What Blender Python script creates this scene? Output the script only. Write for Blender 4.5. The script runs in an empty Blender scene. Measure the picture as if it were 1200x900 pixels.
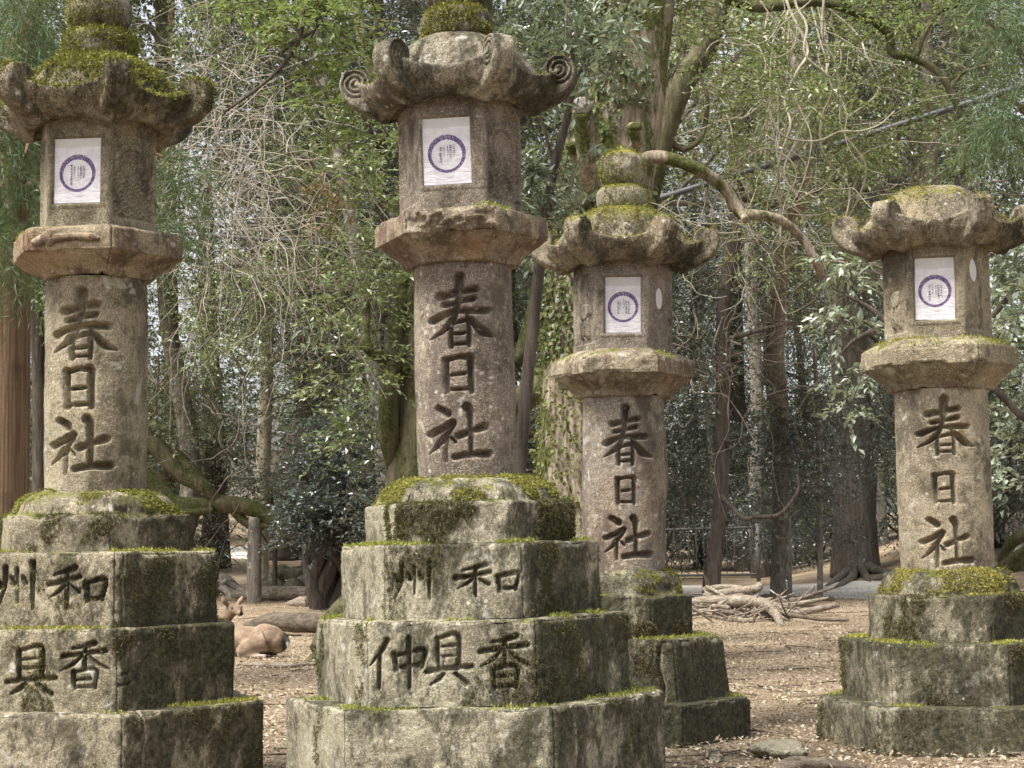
import bpy, math, random
import numpy as np
from mathutils import Matrix, Vector

random.seed(7)
RNG = np.random.default_rng(7)
scene = bpy.context.scene
COL = scene.collection
PI = math.pi
rad = math.radians

# ------------------------------------------------------------------ camera
F_PX, PITCH, ROLL, CAM_Z = 1984.64, 0.0935, -0.013, 0.89
cam_d = bpy.data.cameras.new('camera')
cam = bpy.data.objects.new('camera', cam_d)
COL.objects.link(cam)
cam_d.sensor_width = 36.0
cam_d.lens = 36.0 * F_PX / 1200.0
cam_d.clip_start, cam_d.clip_end = 0.1, 600.0
cam.matrix_world = Matrix.Translation((0, 0, CAM_Z)) @ Matrix.Rotation(PI / 2 + PITCH, 4, 'X') @ Matrix.Rotation(ROLL, 4, 'Z')
scene.camera = cam


def at(px, py, Y):
    """world point that stands at depth Y where the survey of the photograph saw (px, py)"""
    dx, dy = px - 600, py - 450
    c, s = math.cos(ROLL), math.sin(ROLL)
    u = -(-dx * s + dy * c) / F_PX
    w = (dx * c + dy * s) / F_PX
    fy = math.cos(PITCH) - u * math.sin(PITCH)
    fz = math.sin(PITCH) + u * math.cos(PITCH)
    return np.array((w / fy * Y, Y, fz / fy * Y + CAM_Z))


# ------------------------------------------------------------------ numpy noise
def _hash(ix, iy, iz, seed):
    h = (ix * 374761393 + iy * 668265263 + iz * 2147483647 + seed * 974634777) & 0xFFFFFFFF
    h = ((h ^ (h >> 13)) * 1274126177) & 0xFFFFFFFF
    h = (h ^ (h >> 16)) & 0xFFFFFFFF
    return h.astype(np.float64) / 4294967295.0


def vnoise(p, scale, seed=0):
    q = np.asarray(p) * scale
    i = np.floor(q).astype(np.int64)
    f = q - i
    f = f * f * (3 - 2 * f)
    r = 0
    for dx in (0, 1):
        wx = f[:, 0] if dx else 1 - f[:, 0]
        for dy in (0, 1):
            wy = f[:, 1] if dy else 1 - f[:, 1]
            for dz in (0, 1):
                wz = f[:, 2] if dz else 1 - f[:, 2]
                r = r + wx * wy * wz * _hash(i[:, 0] + dx, i[:, 1] + dy, i[:, 2] + dz, seed)
    return r * 2 - 1


def fbm(p, scale, octv=4, seed=0, gain=0.5):
    r, a, t = 0, 1.0, 0
    for k in range(octv):
        r = r + a * vnoise(p, scale * 2 ** k, seed + k * 17)
        t += a
        a *= gain
    return r / t


def sstep(a, b, x):
    t = np.clip((np.asarray(x, dtype=float) - a) / (b - a), 0, 1)
    return t * t * (3 - 2 * t)


# ------------------------------------------------------------------ mesh helpers
def mesh_from(name, V, F, mats=(), smooth=True, midx=None):
    """V (n,3) array; F (m,3) or (m,4) array, or a list of such arrays"""
    me = bpy.data.meshes.new(name)
    V = np.ascontiguousarray(V, dtype=np.float32)
    Fs = F if isinstance(F, list) else [F]
    Fs = [np.asarray(f, dtype=np.int32) for f in Fs if len(f)]
    me.vertices.add(len(V))
    me.vertices.foreach_set('co', V.ravel())
    loops = np.concatenate([f.ravel() for f in Fs])
    tot = np.concatenate([np.full(len(f), f.shape[1], dtype=np.int32) for f in Fs])
    start = np.concatenate([[0], np.cumsum(tot)[:-1]]).astype(np.int32)
    me.loops.add(len(loops))
    me.loops.foreach_set('vertex_index', loops)
    me.polygons.add(len(tot))
    me.polygons.foreach_set('loop_start', start)
    me.polygons.foreach_set('loop_total', tot)
    if midx is not None:
        me.polygons.foreach_set('material_index', np.asarray(midx, dtype=np.int32))
    me.polygons.foreach_set('use_smooth', np.full(len(tot), smooth))
    me.update(calc_edges=True)
    me.validate()
    for m in (mats if isinstance(mats, (list, tuple)) else [mats]):
        me.materials.append(m)
    return me


def obj(name, me, parent=None, loc=None):
    o = bpy.data.objects.new(name, me)
    COL.objects.link(o)
    if parent is not None:
        o.parent = parent
    if loc is not None:
        o.location = loc
    return o


def empty(name, loc=(0, 0, 0), rotz=0):
    o = bpy.data.objects.new(name, None)
    COL.objects.link(o)
    o.empty_display_size = 0.2
    o.location = loc
    o.rotation_euler = (0, 0, rotz)
    return o


def tag(o, label=None, cat=None, group=None, kind=None):
    if label: o['label'] = label
    if cat: o['category'] = cat
    if group: o['group'] = group
    if kind: o['kind'] = kind
    return o


def grid_faces(nu, nv, closed=True):
    """vertex (i,j) = i*nu + j for i in nv rows; rows run round the u direction"""
    j = np.arange(nu if closed else nu - 1)
    i = np.arange(nv - 1)
    J, I = np.meshgrid(j, i)
    J2 = (J + 1) % nu
    a = I * nu + J; b = I * nu + J2; c = (I + 1) * nu + J2; d = (I + 1) * nu + J
    return np.stack([a, b, c, d], -1).reshape(-1, 4)


def vnormals(V, F):
    n = np.zeros_like(V)
    fn = np.cross(V[F[:, 2]] - V[F[:, 0]], V[F[:, 3 if F.shape[1] == 4 else 1]] - V[F[:, 1 if F.shape[1] == 4 else 0]])
    for k in range(F.shape[1]):
        np.add.at(n, F[:, k], fn)
    return n / (np.linalg.norm(n, axis=1, keepdims=True) + 1e-12)


class Bag:
    """collects pieces of geometry that make ONE mesh"""
    def __init__(s):
        s.V, s.F, s.n = [], [], 0

    def add(s, V, F):
        V = np.asarray(V, dtype=float)
        for f in (F if isinstance(F, list) else [F]):
            f = np.asarray(f)
            if len(f): s.F.append(f + s.n)
        s.V.append(V)
        s.n += len(V)

    def mesh(s, name, mats, smooth=True):
        by = {}
        for f in s.F: by.setdefault(f.shape[1], []).append(f)
        return mesh_from(name, np.concatenate(s.V), [np.concatenate(v) for v in by.values()], mats, smooth)


def catmull(P, n):
    P = np.asarray(P, dtype=float)
    if len(P) == 2:
        t = np.linspace(0, 1, n)[:, None]
        return P[0] * (1 - t) + P[1] * t
    Q = np.concatenate([[2 * P[0] - P[1]], P, [2 * P[-1] - P[-2]]])
    out = []
    for t in np.linspace(0, len(P) - 1 - 1e-9, n):
        k = int(t); f = t - k
        a, b, c, d = Q[k], Q[k + 1], Q[k + 2], Q[k + 3]
        out.append(0.5 * (2 * b + (c - a) * f + (2 * a - 5 * b + 4 * c - d) * f * f + (3 * b - a - 3 * c + d) * f ** 3))
    return np.array(out)


def tube(P, R, sides=8, cap=True, squash=None):
    """swept tube along polyline P (n,3) with radii R"""
    P = np.asarray(P, dtype=float)
    n = len(P)
    R = np.broadcast_to(np.asarray(R, dtype=float), (n,))
    T = np.gradient(P, axis=0)
    T /= np.linalg.norm(T, axis=1, keepdims=True) + 1e-12
    up = np.array((0.31, 0.17, 0.93)) if abs(T[0][2]) < 0.8 else np.array((0.95, 0.2, 0.1))
    N = np.zeros_like(P)
    u = up - T[0] * (up @ T[0])
    for i in range(n):
        u = u - T[i] * (u @ T[i])
        u /= np.linalg.norm(u) + 1e-12
        N[i] = u
    B = np.cross(T, N)
    a = np.arange(sides) * 2 * PI / sides
    V = P[:, None, :] + R[:, None, None] * (np.cos(a)[None, :, None] * N[:, None, :] + np.sin(a)[None, :, None] * B[:, None, :])
    V = V.reshape(-1, 3)
    F = [grid_faces(sides, n)]
    if cap:
        V = np.concatenate([V, P[:1], P[-1:]])
        k = np.arange(sides); k2 = (k + 1) % sides
        F.append(np.stack([np.full(sides, sides * n), k2, k], -1))
        F.append(np.stack([np.full(sides, sides * n + 1), (n - 1) * sides + k, (n - 1) * sides + k2], -1))
    return V, F


def remeshed(name, bag_or_me, voxel, mats, smooth_it=4, adapt=0.0):
    """voxel union of overlapping pieces -> one continuous skin (returns V, F arrays)"""
    me = bag_or_me.mesh(name + '_raw', []) if isinstance(bag_or_me, Bag) else bag_or_me
    o = bpy.data.objects.new(name + '_raw', me)
    COL.objects.link(o)
    m = o.modifiers.new('r', 'REMESH')
    m.mode = 'VOXEL'; m.voxel_size = voxel; m.adaptivity = adapt
    if smooth_it:
        s = o.modifiers.new('s', 'SMOOTH'); s.factor = 0.5; s.iterations = smooth_it
    dg = bpy.context.evaluated_depsgraph_get()
    ev = o.evaluated_get(dg)
    m2 = ev.to_mesh()
    V = np.empty(len(m2.vertices) * 3, dtype=np.float32); m2.vertices.foreach_get('co', V)
    N = np.empty(len(m2.vertices) * 3, dtype=np.float32); m2.vertices.foreach_get('normal', N)
    L = np.empty(len(m2.loops), dtype=np.int32); m2.loops.foreach_get('vertex_index', L)
    tot = np.empty(len(m2.polygons), dtype=np.int32); m2.polygons.foreach_get('loop_total', tot)
    st = np.empty(len(m2.polygons), dtype=np.int32); m2.polygons.foreach_get('loop_start', st)
    q = st[tot == 4]; t = st[tot == 3]
    F = []
    if len(q): F.append(np.stack([L[q + k] for k in range(4)], -1))
    if len(t): F.append(np.stack([L[t + k] for k in range(3)], -1))
    ev.to_mesh_clear()
    bpy.data.objects.remove(o)
    bpy.data.meshes.remove(me)
    return V.reshape(-1, 3).astype(float), F, N.reshape(-1, 3).astype(float)


def ellipsoid(c, r, R=None, nu=20, nv=12):
    a = np.arange(nu) * 2 * PI / nu
    b = np.linspace(-PI / 2, PI / 2, nv)
    V = np.stack([np.cos(b)[:, None] * np.cos(a)[None], np.cos(b)[:, None] * np.sin(a)[None], np.sin(b)[:, None] * np.ones(nu)[None]], -1).reshape(-1, 3) * np.asarray(r)
    if R is not None: V = V @ np.asarray(R).T
    return V + np.asarray(c), grid_faces(nu, nv)


# ------------------------------------------------------------------ materials
class NT:
    def __init__(s, name):
        s.m = bpy.data.materials.new(name)
        s.m.use_nodes = True
        s.t = s.m.node_tree
        s.t.nodes.clear()
        s.out = s.n('ShaderNodeOutputMaterial')

    def n(s, kind, **kw):
        o = s.t.nodes.new(kind)
        for k, v in kw.items(): setattr(o, k, v)
        return o

    def l(s, a, b):
        s.t.links.new(a, b)

    def _in(s, sock, v):
        if hasattr(v, 'is_output') or isinstance(v, bpy.types.NodeSocket): s.l(v, sock)
        elif v is not None: sock.default_value = v

    def noise(s, vec, scale, detail=4, rough=0.55, dist=0.0):
        n = s.n('ShaderNodeTexNoise')
        s._in(n.inputs['Vector'], vec)
        n.inputs['Scale'].default_value = scale; n.inputs['Detail'].default_value = detail
        n.inputs['Roughness'].default_value = rough; n.inputs['Distortion'].default_value = dist
        return n.outputs['Fac']

    def scale(s, vec, sc):
        n = s.n('ShaderNodeMapping')
        s.l(vec, n.inputs['Vector']); n.inputs['Scale'].default_value = sc
        return n.outputs[0]

    def ramp(s, v, a, b, lo=0.0, hi=1.0, smooth=True):
        n = s.n('ShaderNodeMapRange')
        n.interpolation_type = 'SMOOTHSTEP' if smooth else 'LINEAR'
        s._in(n.inputs[0], v)
        for k, x in zip((1, 2, 3, 4), (a, b, lo, hi)): s._in(n.inputs[k], x)
        return n.outputs[0]

    def math(s, op, a, b=None):
        n = s.n('ShaderNodeMath', operation=op)
        s._in(n.inputs[0], a)
        if b is not None: s._in(n.inputs[1], b)
        return n.outputs[0]

    def mix(s, f, a, b, blend='MIX'):
        n = s.n('ShaderNodeMix', data_type='RGBA', blend_type=blend)
        s._in(n.inputs[0], f)
        for sock, v in ((n.inputs[6], a), (n.inputs[7], b)):
            if isinstance(v, (tuple, list)): sock.default_value = (*v[:3], 1)
            else: s.l(v, sock)
        return n.outputs[2]

    def bump(s, h, strength, dist, nrm=None):
        n = s.n('ShaderNodeBump')
        s.l(h, n.inputs['Height']); n.inputs['Strength'].default_value = strength; n.inputs['Distance'].default_value = dist
        if nrm is not None: s.l(nrm, n.inputs['Normal'])
        return n.outputs[0]

    def principled(s, col, rough=0.8, spec=0.3, nrm=None):
        p = s.n('ShaderNodeBsdfPrincipled')
        if isinstance(col, (tuple, list)): p.inputs['Base Color'].default_value = (*col[:3], 1)
        else: s.l(col, p.inputs['Base Color'])
        s._in(p.inputs['Roughness'], rough)
        p.inputs['Specular IOR Level'].default_value = spec
        if nrm is not None: s.l(nrm, p.inputs['Normal'])
        s.l(p.outputs[0], s.out.inputs[0])
        return p


def stone(name, a0, b0, dark=(.07, .055, .045), dark_amt=.5, pale=(.42, .40, .34), pale_amt=.4,
          moss=0.0, moss_top=0.0, orange=0.0, mossy=(.19, .19, .045), grime=(.026, .027, .014), seed=0.0):
    """weathered granite: two tones, speckle, run-off stains, lichen spots, dark algae patches, moss where it faces up"""
    a, b = tuple(x * k for x, k in zip(a0, (.64, .63, .555))), tuple(x * k for x, k in zip(b0, (.80, .79, .70)))
    N = NT(name)
    geo = N.n('ShaderNodeNewGeometry')
    off = N.n('ShaderNodeVectorMath', operation='ADD')
    N.l(geo.outputs['Position'], off.inputs[0]); off.inputs[1].default_value = (seed * 3.1, seed * 1.7, seed * 0.9)
    P = off.outputs[0]
    c = N.mix(N.ramp(N.noise(P, 3.2, 6, .6), .38, .62), a, b)
    # speckle of the grain
    sp = N.noise(P, 170, 3, .7)
    c = N.mix(N.ramp(sp, .52, .66, 0, .55), c, (.62, .58, .49))
    c = N.mix(N.ramp(sp, .47, .33, 0, .72), c, (.06, .052, .042))
    sp2 = N.noise(P, 75, 4, .75)
    c = N.mix(N.ramp(sp2, .5, .68, 0, .45), c, tuple(x * .42 for x in a))
    mid = N.noise(P, 26, 5, .65)
    c = N.mix(N.ramp(mid, .5, .72, 0, .5), c, tuple(x * .55 for x in a))
    c = N.mix(N.ramp(mid, .46, .30, 0, .45), c, tuple(min(1, x * 1.45) for x in b))
    blot = N.noise(N.scale(P, (1, 1, .75)), 5.2, 9, .74)
    c = N.mix(N.ramp(blot, .50, .62, 0, .78), c, tuple(x * .36 for x in a))
    c = N.mix(N.ramp(blot, .46, .34, 0, .5), c, tuple(min(.6, x * 1.5) for x in b))
    if orange:
        c = N.mix(N.ramp(N.noise(P, 2.6, 4, .5), .55, .72, 0, orange), c, (.34, .19, .09))
    # run-off stains (stretched vertically)
    st = N.noise(N.scale(P, (5.5, 5.5, 1.8)), 1.0, 10, .76)
    c = N.mix(N.ramp(st, .60 - .12 * dark_amt, .69 - .12 * dark_amt, 0, .75), c, dark)
    # pale lichen
    lic = N.noise(P, 9.5, 7, .62, .6)
    c = N.mix(N.ramp(lic, .66 - .08 * pale_amt, .70 - .07 * pale_amt, 0, .75), c, pale)
    vor = N.n('ShaderNodeTexVoronoi', feature='SMOOTH_F1')
    N.l(P, vor.inputs['Vector']); vor.inputs['Scale'].default_value = 24
    spots = N.math('MULTIPLY', N.ramp(vor.outputs['Distance'], .22, .12), N.ramp(N.noise(P, 5, 3), .5, .6))
    c = N.mix(N.math('MULTIPLY', spots, .8 * min(1, pale_amt * 1.6)), c, tuple(min(.62, x * 1.25) for x in pale))
    h_m = None
    if moss > 0:
        mm = N.noise(N.scale(P, (9.5, 9.5, 5.0)), 1.0, 12, .80, .12)
        big = N.noise(P, 2.3, 3, .5)
        sepn = N.n('ShaderNodeSeparateXYZ'); N.l(geo.outputs['True Normal'], sepn.inputs[0])
        mm = N.math('ADD', N.math('MULTIPLY', mm, .66), N.math('MULTIPLY', big, .34))
        mm = N.math('ADD', mm, N.math('MULTIPLY', sepn.outputs['X'], .075))
        lo = .625 - .17 * moss
        mask = N.math('MULTIPLY', N.ramp(mm, lo, lo + .09), N.ramp(N.noise(P, 60, 5, .8), .30, .52, .35, 1))
        gcol = N.mix(N.ramp(N.noise(P, 38, 6, .75), .42, .66), grime, (.125, .115, .062))
        gcol = N.mix(N.ramp(N.noise(P, 11, 3, .6), .56, .7, 0, .7), gcol, (.085, .09, .03))
        gcol = N.mix(N.ramp(N.noise(P, 75, 4, .8), .57, .68, 0, .75), gcol, (.30, .28, .20))
        c = N.mix(N.math('MULTIPLY', mask, .93), c, gcol)
        h_m = mask
    sep = N.n('ShaderNodeSeparateXYZ'); N.l(geo.outputs['Normal'], sep.inputs[0])
    up = sep.outputs['Z']
    if moss_top > 0:
        ms = N.noise(P, 8, 8, .7)
        upm = N.math('MULTIPLY', N.ramp(up, .35, .8), N.ramp(ms, .62 - .26 * moss_top, .72 - .24 * moss_top))
        mc = N.mix(N.ramp(N.noise(P, 45, 5, .7), .35, .65), tuple(x * .45 for x in mossy), mossy)
        mc = N.mix(N.ramp(N.noise(P, 13, 3, .6), .5, .68, 0, .8), mc, (.11, .095, .045))
        c = N.mix(upm, c, mc)
    else:
        c = N.mix(N.ramp(up, .5, .9, 0, .45), c, tuple(min(.6, x * 1.35) for x in b))
    h = N.math('ADD', N.math('MULTIPLY', N.noise(P, 190, 4, .7), .6), N.math('MULTIPLY', N.noise(P, 48, 6, .7), 1.0))
    if h_m is not None:
        h = N.math('ADD', h, N.math('MULTIPLY', N.math('MULTIPLY', h_m, N.noise(P, 85, 5, .8)), 1.4))
    N.principled(c, N.ramp(mid, .3, .7, .82, .96), .22, N.bump(h, 1.0, .011))
    return N.m


def leafmat(name, cols, rough=.42, trans=.25, spec=.45):
    N = NT(name)
    geo = N.n('ShaderNodeNewGeometry')
    r = N.n('ShaderNodeValToRGB')
    r.color_ramp.interpolation = 'LINEAR'
    els = r.color_ramp.elements
    for i, c in enumerate(cols):
        e = els[i] if i < 2 else els.new(1.0)
        e.position = i / (len(cols) - 1)
        e.color = (*c, 1)
    N.l(geo.outputs['Random Per Island'], r.inputs[0])
    inf = N.n('ShaderNodeObjectInfo')
    hsv = N.n('ShaderNodeHueSaturation')
    N.l(r.outputs[0], hsv.inputs['Color'])
    N.l(N.ramp(inf.outputs['Random'], 0, 1, .8, 1.25, False), hsv.inputs['Value'])
    N.l(N.ramp(inf.outputs['Random'], 0, 1, .52, .485, False), hsv.inputs['Hue'])
    col = hsv.outputs[0]
    p = N.n('ShaderNodeBsdfPrincipled')
    N.l(col, p.inputs['Base Color']); p.inputs['Roughness'].default_value = rough
    p.inputs['Specular IOR Level'].default_value = spec
    tr = N.n('ShaderNodeBsdfTranslucent'); N.l(N.mix(.5, col, (.22, .26, .05)), tr.inputs[0])
    mx = N.n('ShaderNodeMixShader'); mx.inputs[0].default_value = trans
    N.l(p.outputs[0], mx.inputs[1]); N.l(tr.outputs[0], mx.inputs[2]); N.l(mx.outputs[0], N.out.inputs[0])
    return N.m


def bark(name, a, b, moss=0.0, moss_col=(.10, .11, .035), fib=(22, 22, 2.2), pale=0.0):
    N = NT(name)
    geo = N.n('ShaderNodeNewGeometry')
    P = geo.outputs['Position']
    fb = N.noise(N.scale(P, fib), 1.0, 8, .7, .4)
    c = N.mix(N.ramp(fb, .36, .64), a, b)
    c = N.mix(N.ramp(N.noise(P, 4.5, 4, .6), .5, .7, 0, .55), c, tuple(x * .5 for x in a))
    if pale: c = N.mix(N.ramp(N.noise(P, 7, 6, .65), .60 - .12 * pale, .68 - .12 * pale, 0, .8), c, (.40, .38, .32))
    if moss:
        mk = N.ramp(N.noise(N.scale(P, (3.2, 3.2, 1.6)), 1.0, 9, .72), .66 - .25 * moss, .74 - .25 * moss)
        c = N.mix(mk, c, N.mix(N.ramp(N.noise(P, 40, 5, .7), .4, .65), tuple(x * .35 for x in moss_col), moss_col))
    N.principled(c, .9, .2, N.bump(N.math('ADD', fb, N.math('MULTIPLY', N.noise(P, 60, 5, .7), .4)), .9, .03))
    return N.m


def plain(name, col, rough=.7, spec=.3, metal=0.0, var=.25, scale=12):
    N = NT(name)
    geo = N.n('ShaderNodeNewGeometry')
    P = geo.outputs['Position']
    c = N.mix(N.ramp(N.noise(P, scale, 6, .65), .35, .68), tuple(x * (1 - var) for x in col), tuple(min(1, x * (1 + var)) for x in col))
    p = N.principled(c, rough, spec, N.bump(N.noise(P, scale * 6, 4, .7), .4, .01))
    p.inputs['Metallic'].default_value = metal
    return N.m


M = {}
M['leaf_dark'] = leafmat('leaf_dark', [(.022, .038, .028), (.044, .068, .048), (.09, .118, .078), (.20, .23, .18)], .32, .18, .8)
M['leaf_blue'] = leafmat('leaf_blue', [(.034, .048, .044), (.064, .086, .076), (.13, .16, .14)], .30, .14, .8)
M['leaf_mid'] = leafmat('leaf_mid', [(.045, .075, .026), (.09, .135, .048), (.16, .21, .085), (.24, .28, .15)], .36, .34, .7)
M['leaf_bright'] = leafmat('leaf_bright', [(.12, .18, .045), (.20, .265, .075), (.28, .33, .12), (.15, .20, .075)], .42, .42, .45)
M['leaf_pale'] = leafmat('leaf_pale', [(.12, .155, .11), (.20, .245, .18), (.30, .35, .26)], .36, .28, .6)
M['leaf_olive'] = leafmat('leaf_olive', [(.07, .09, .045), (.13, .16, .08), (.21, .235, .13), (.30, .305, .21)], .44, .32, .5)
M['needle'] = leafmat('needle', [(.05, .085, .042), (.09, .135, .062), (.14, .185, .09)], .5, .3, .35)
M['leaf_brown'] = leafmat('leaf_brown', [(.16, .105, .065), (.22, .15, .10), (.18, .14, .10)], .7, .2, .2)
M['ivy'] = leafmat('ivy', [(.035, .05, .02), (.08, .10, .035), (.14, .155, .055)], .45, .2, .45)
M['ivy_yellow'] = leafmat('ivy_yellow', [(.06, .075, .02), (.13, .14, .035), (.19, .18, .055), (.16, .12, .06)], .55, .2, .3)
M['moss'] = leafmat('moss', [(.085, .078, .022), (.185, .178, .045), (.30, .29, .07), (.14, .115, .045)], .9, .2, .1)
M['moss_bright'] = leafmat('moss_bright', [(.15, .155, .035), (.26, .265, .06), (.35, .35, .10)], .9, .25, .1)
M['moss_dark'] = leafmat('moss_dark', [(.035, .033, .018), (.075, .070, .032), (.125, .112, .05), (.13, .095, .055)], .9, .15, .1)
M['litter'] = leafmat('litter', [(.15, .105, .068), (.30, .23, .16), (.46, .385, .285), (.22, .16, .11), (.62, .55, .44)], .75, .1, .25)
M['bark_dark'] = bark('bark_dark', (.055, .045, .036), (.12, .10, .082), .35)
M['bark_grey'] = bark('bark_grey', (.12, .105, .085), (.24, .215, .18), .35, pale=.35)
M['bark_cedar'] = bark('bark_cedar', (.12, .075, .045), (.25, .17, .11), .12, fib=(46, 46, .9))
M['bark_ivy'] = bark('bark_ivy', (.15, .12, .085), (.38, .32, .24), .75, (.13, .14, .04), fib=(30, 30, 1.6))
M['bark_mossy'] = bark('bark_mossy', (.07, .06, .035), (.14, .125, .07), .8, (.085, .095, .03))
M['bark_pale'] = bark('bark_pale', (.27, .235, .165), (.46, .42, .32), .15, fib=(14, 14, 5), pale=.6)
M['bark_wisteria'] = bark('bark_wisteria', (.10, .085, .065), (.23, .20, .155), .15, fib=(34, 34, 2.5))
M['twig_tan'] = plain('twig_tan', (.33, .295, .24), .85, .15, var=.4)
M['twig_dark'] = plain('twig_dark', (.10, .08, .065), .85, .15, var=.4)
M['deadwood'] = bark('deadwood', (.17, .135, .10), (.38, .32, .25), 0, fib=(9, 30, 30), pale=.3)
M['deadwood_dark'] = bark('deadwood_dark', (.09, .07, .052), (.21, .17, .13), .2, fib=(9, 30, 30))
M['log_dark'] = bark('log_dark', (.075, .06, .045), (.17, .14, .105), .3, (.09, .10, .04), fib=(2.4, 26, 26))
M['rock'] = stone('rock', (.26, .23, .18), (.36, .33, .27), moss=.25, moss_top=.5, seed=9)
M['rock_pale'] = stone('rock_pale', (.27, .25, .19), (.40, .37, .30), moss=.12, dark_amt=.2, seed=10)
M['steel'] = plain('steel', (.13, .13, .127), .6, .4, 0, .12)
M['cable'] = plain('cable', (.06, .062, .068), .55, .35, 0, .08, 1.5)

# ground: leaf mould with bare pinkish earth and a little moss
def ground_mat():
    N = NT('forest_floor')
    geo = N.n('ShaderNodeNewGeometry'); P = geo.outputs['Position']
    c = N.mix(N.ramp(N.noise(P, 1.1, 6, .65), .36, .64), (.32, .245, .16), (.48, .385, .275))
    c = N.mix(N.ramp(N.noise(P, 38, 6, .75), .42, .66, 0, .8), c, (.15, .095, .065))
    c = N.mix(N.ramp(N.noise(P, 62, 5, .75), .56, .70, 0, .8), c, (.52, .43, .34))
    c = N.mix(N.ramp(N.noise(P, .55, 5, .6), .58, .72, 0, .55), c, (.36, .30, .18))
    N.principled(c, .95, .1, N.bump(N.noise(P, 55, 6, .8), 1.0, .03))
    return N.m

def gravel_mat():
    N = NT('gravel')
    geo = N.n('ShaderNodeNewGeometry'); P = geo.outputs['Position']
    c = N.mix(N.ramp(N.noise(P, 1.6, 6, .65), .36, .64), (.58, .54, .48), (.70, .66, .60))
    c = N.mix(N.ramp(N.noise(P, 26, 6, .8), .5, .7, 0, .6), c, (.36, .29, .23))
    N.principled(c, .95, .1, N.bump(N.noise(P, 60, 5, .8), .8, .02))
    return N.m
M['ground'] = ground_mat()
M['gravel'] = gravel_mat()

# ------------------------------------------------------------------ terrain
def terrain(x, y):
    x = np.asarray(x, dtype=float); y = np.asarray(y, dtype=float)
    u = x / np.maximum(y, 4.0)
    zl = np.interp(y, [0, 17, 24, 31, 38, 55, 90, 200], [0, 0, .12, .36, .70, 1.75, 2.8, 4])
    zc = np.interp(y, [0, 38, 60, 100, 200], [0, 0, .6, 1.6, 3])
    l = sstep(-.015, -.09, u)
    r = sstep(.13, .32, u) * sstep(27, 37, y) * 1.5
    p = np.stack([x.ravel(), y.ravel(), np.zeros(x.size)], -1)
    n = (fbm(p, .35, 3, 5) * .05 * sstep(8, 16, y.ravel()) + fbm(p, 2.2, 3, 6) * .016).reshape(x.shape)
    return zc * (1 - l) + zl * l + r + n

def gz(x, y): return float(terrain(np.array([x]), np.array([y]))[0])

xs = np.unique(np.concatenate([np.linspace(-120, -12, 28), np.linspace(-12, 12, 200), np.linspace(12, 120, 28)]))
ys = np.unique(np.concatenate([np.linspace(-10, 3, 10), np.linspace(3, 40, 270), np.linspace(40, 200, 60)]))
X, Yg = np.meshgrid(xs, ys)
V = np.stack([X, Yg, terrain(X, Yg)], -1).reshape(-1, 3)
g = obj('ground', mesh_from('ground', V, grid_faces(len(xs), len(ys), False), [M['ground']]))
tag(g, 'brown leaf-strewn forest floor around the lanterns', 'ground', kind='structure')

cx = np.linspace(-30, 30, 160)
rows = np.linspace(-1, 1, 14)
yc = np.interp(cx, [-30, -8, -3, 3, 5.2, 9, 30], [48, 40, 37, 31.5, 28, 24, 14])
hw = np.interp(cx, [-30, -6, 2, 5, 8, 30], [2.2, 2.2, 3.8, 3.4, 3.4, 3])
PX = np.repeat(cx[None], 14, 0)
edge = fbm(np.stack([cx, cx * 0, cx * 0], -1), .8, 4, 3) * .5
PY = yc[None] + rows[:, None] * (hw + edge)[None]
V = np.stack([PX, PY, terrain(PX, PY) + .012 - .02 * (np.abs(rows)[:, None] > .99)], -1).reshape(-1, 3)
p = obj('path', mesh_from('path', V, grid_faces(160, 14, False), [M['gravel']]))
tag(p, 'pale gravel path crossing the wood behind the lanterns', 'path', kind='structure')

# litter of fallen leaves
def leaf_quads(C, D, Nn, L, W, fold=.25):
    """C base points, D direction, Nn normal, per leaf length L, width W -> V, tri F (each leaf a folded diamond)"""
    S = np.cross(D, Nn)
    S /= np.linalg.norm(S, axis=1, keepdims=True) + 1e-9
    Nn = np.cross(S, D)
    L = L[:, None]; W = W[:, None]
    b = C; tip = C + D * L
    m = C + D * L * .45
    a1 = m + S * W * .5 + Nn * W * fold
    a2 = m - S * W * .5 + Nn * W * fold
    n = len(C)
    V = np.stack([b, a1, tip, a2], 1).reshape(-1, 3)
    k = np.arange(n)[:, None] * 4
    F = np.concatenate([k + np.array([[0, 1, 2]]), k + np.array([[0, 2, 3]])], 1).reshape(-1, 3)
    return V, F

def unit(a):
    return a / (np.linalg.norm(a, axis=1, keepdims=True) + 1e-9)

n = 120000
yy = 4.6 + 24 * RNG.random(n) ** 1.15
xx = (RNG.random(n) * .76 - .38) * yy
D = unit(np.stack([RNG.normal(size=n), RNG.normal(size=n), RNG.normal(size=n) * .35], -1))
Nn = unit(np.stack([RNG.normal(size=n) * .5, RNG.normal(size=n) * .5, np.ones(n)], -1))
C = np.stack([xx, yy, terrain(xx, yy) + .006 + RNG.random(n) * .014], -1)
V, F = leaf_quads(C, D, Nn, .012 + .028 * RNG.random(n) ** 1.6, .007 + .013 * RNG.random(n))
lt = obj('leaf_litter', mesh_from('leaf_litter', V, F, [M['litter']], False))
tag(lt, 'dry brown fallen leaves covering the forest floor', 'leaf litter', kind='stuff')

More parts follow.
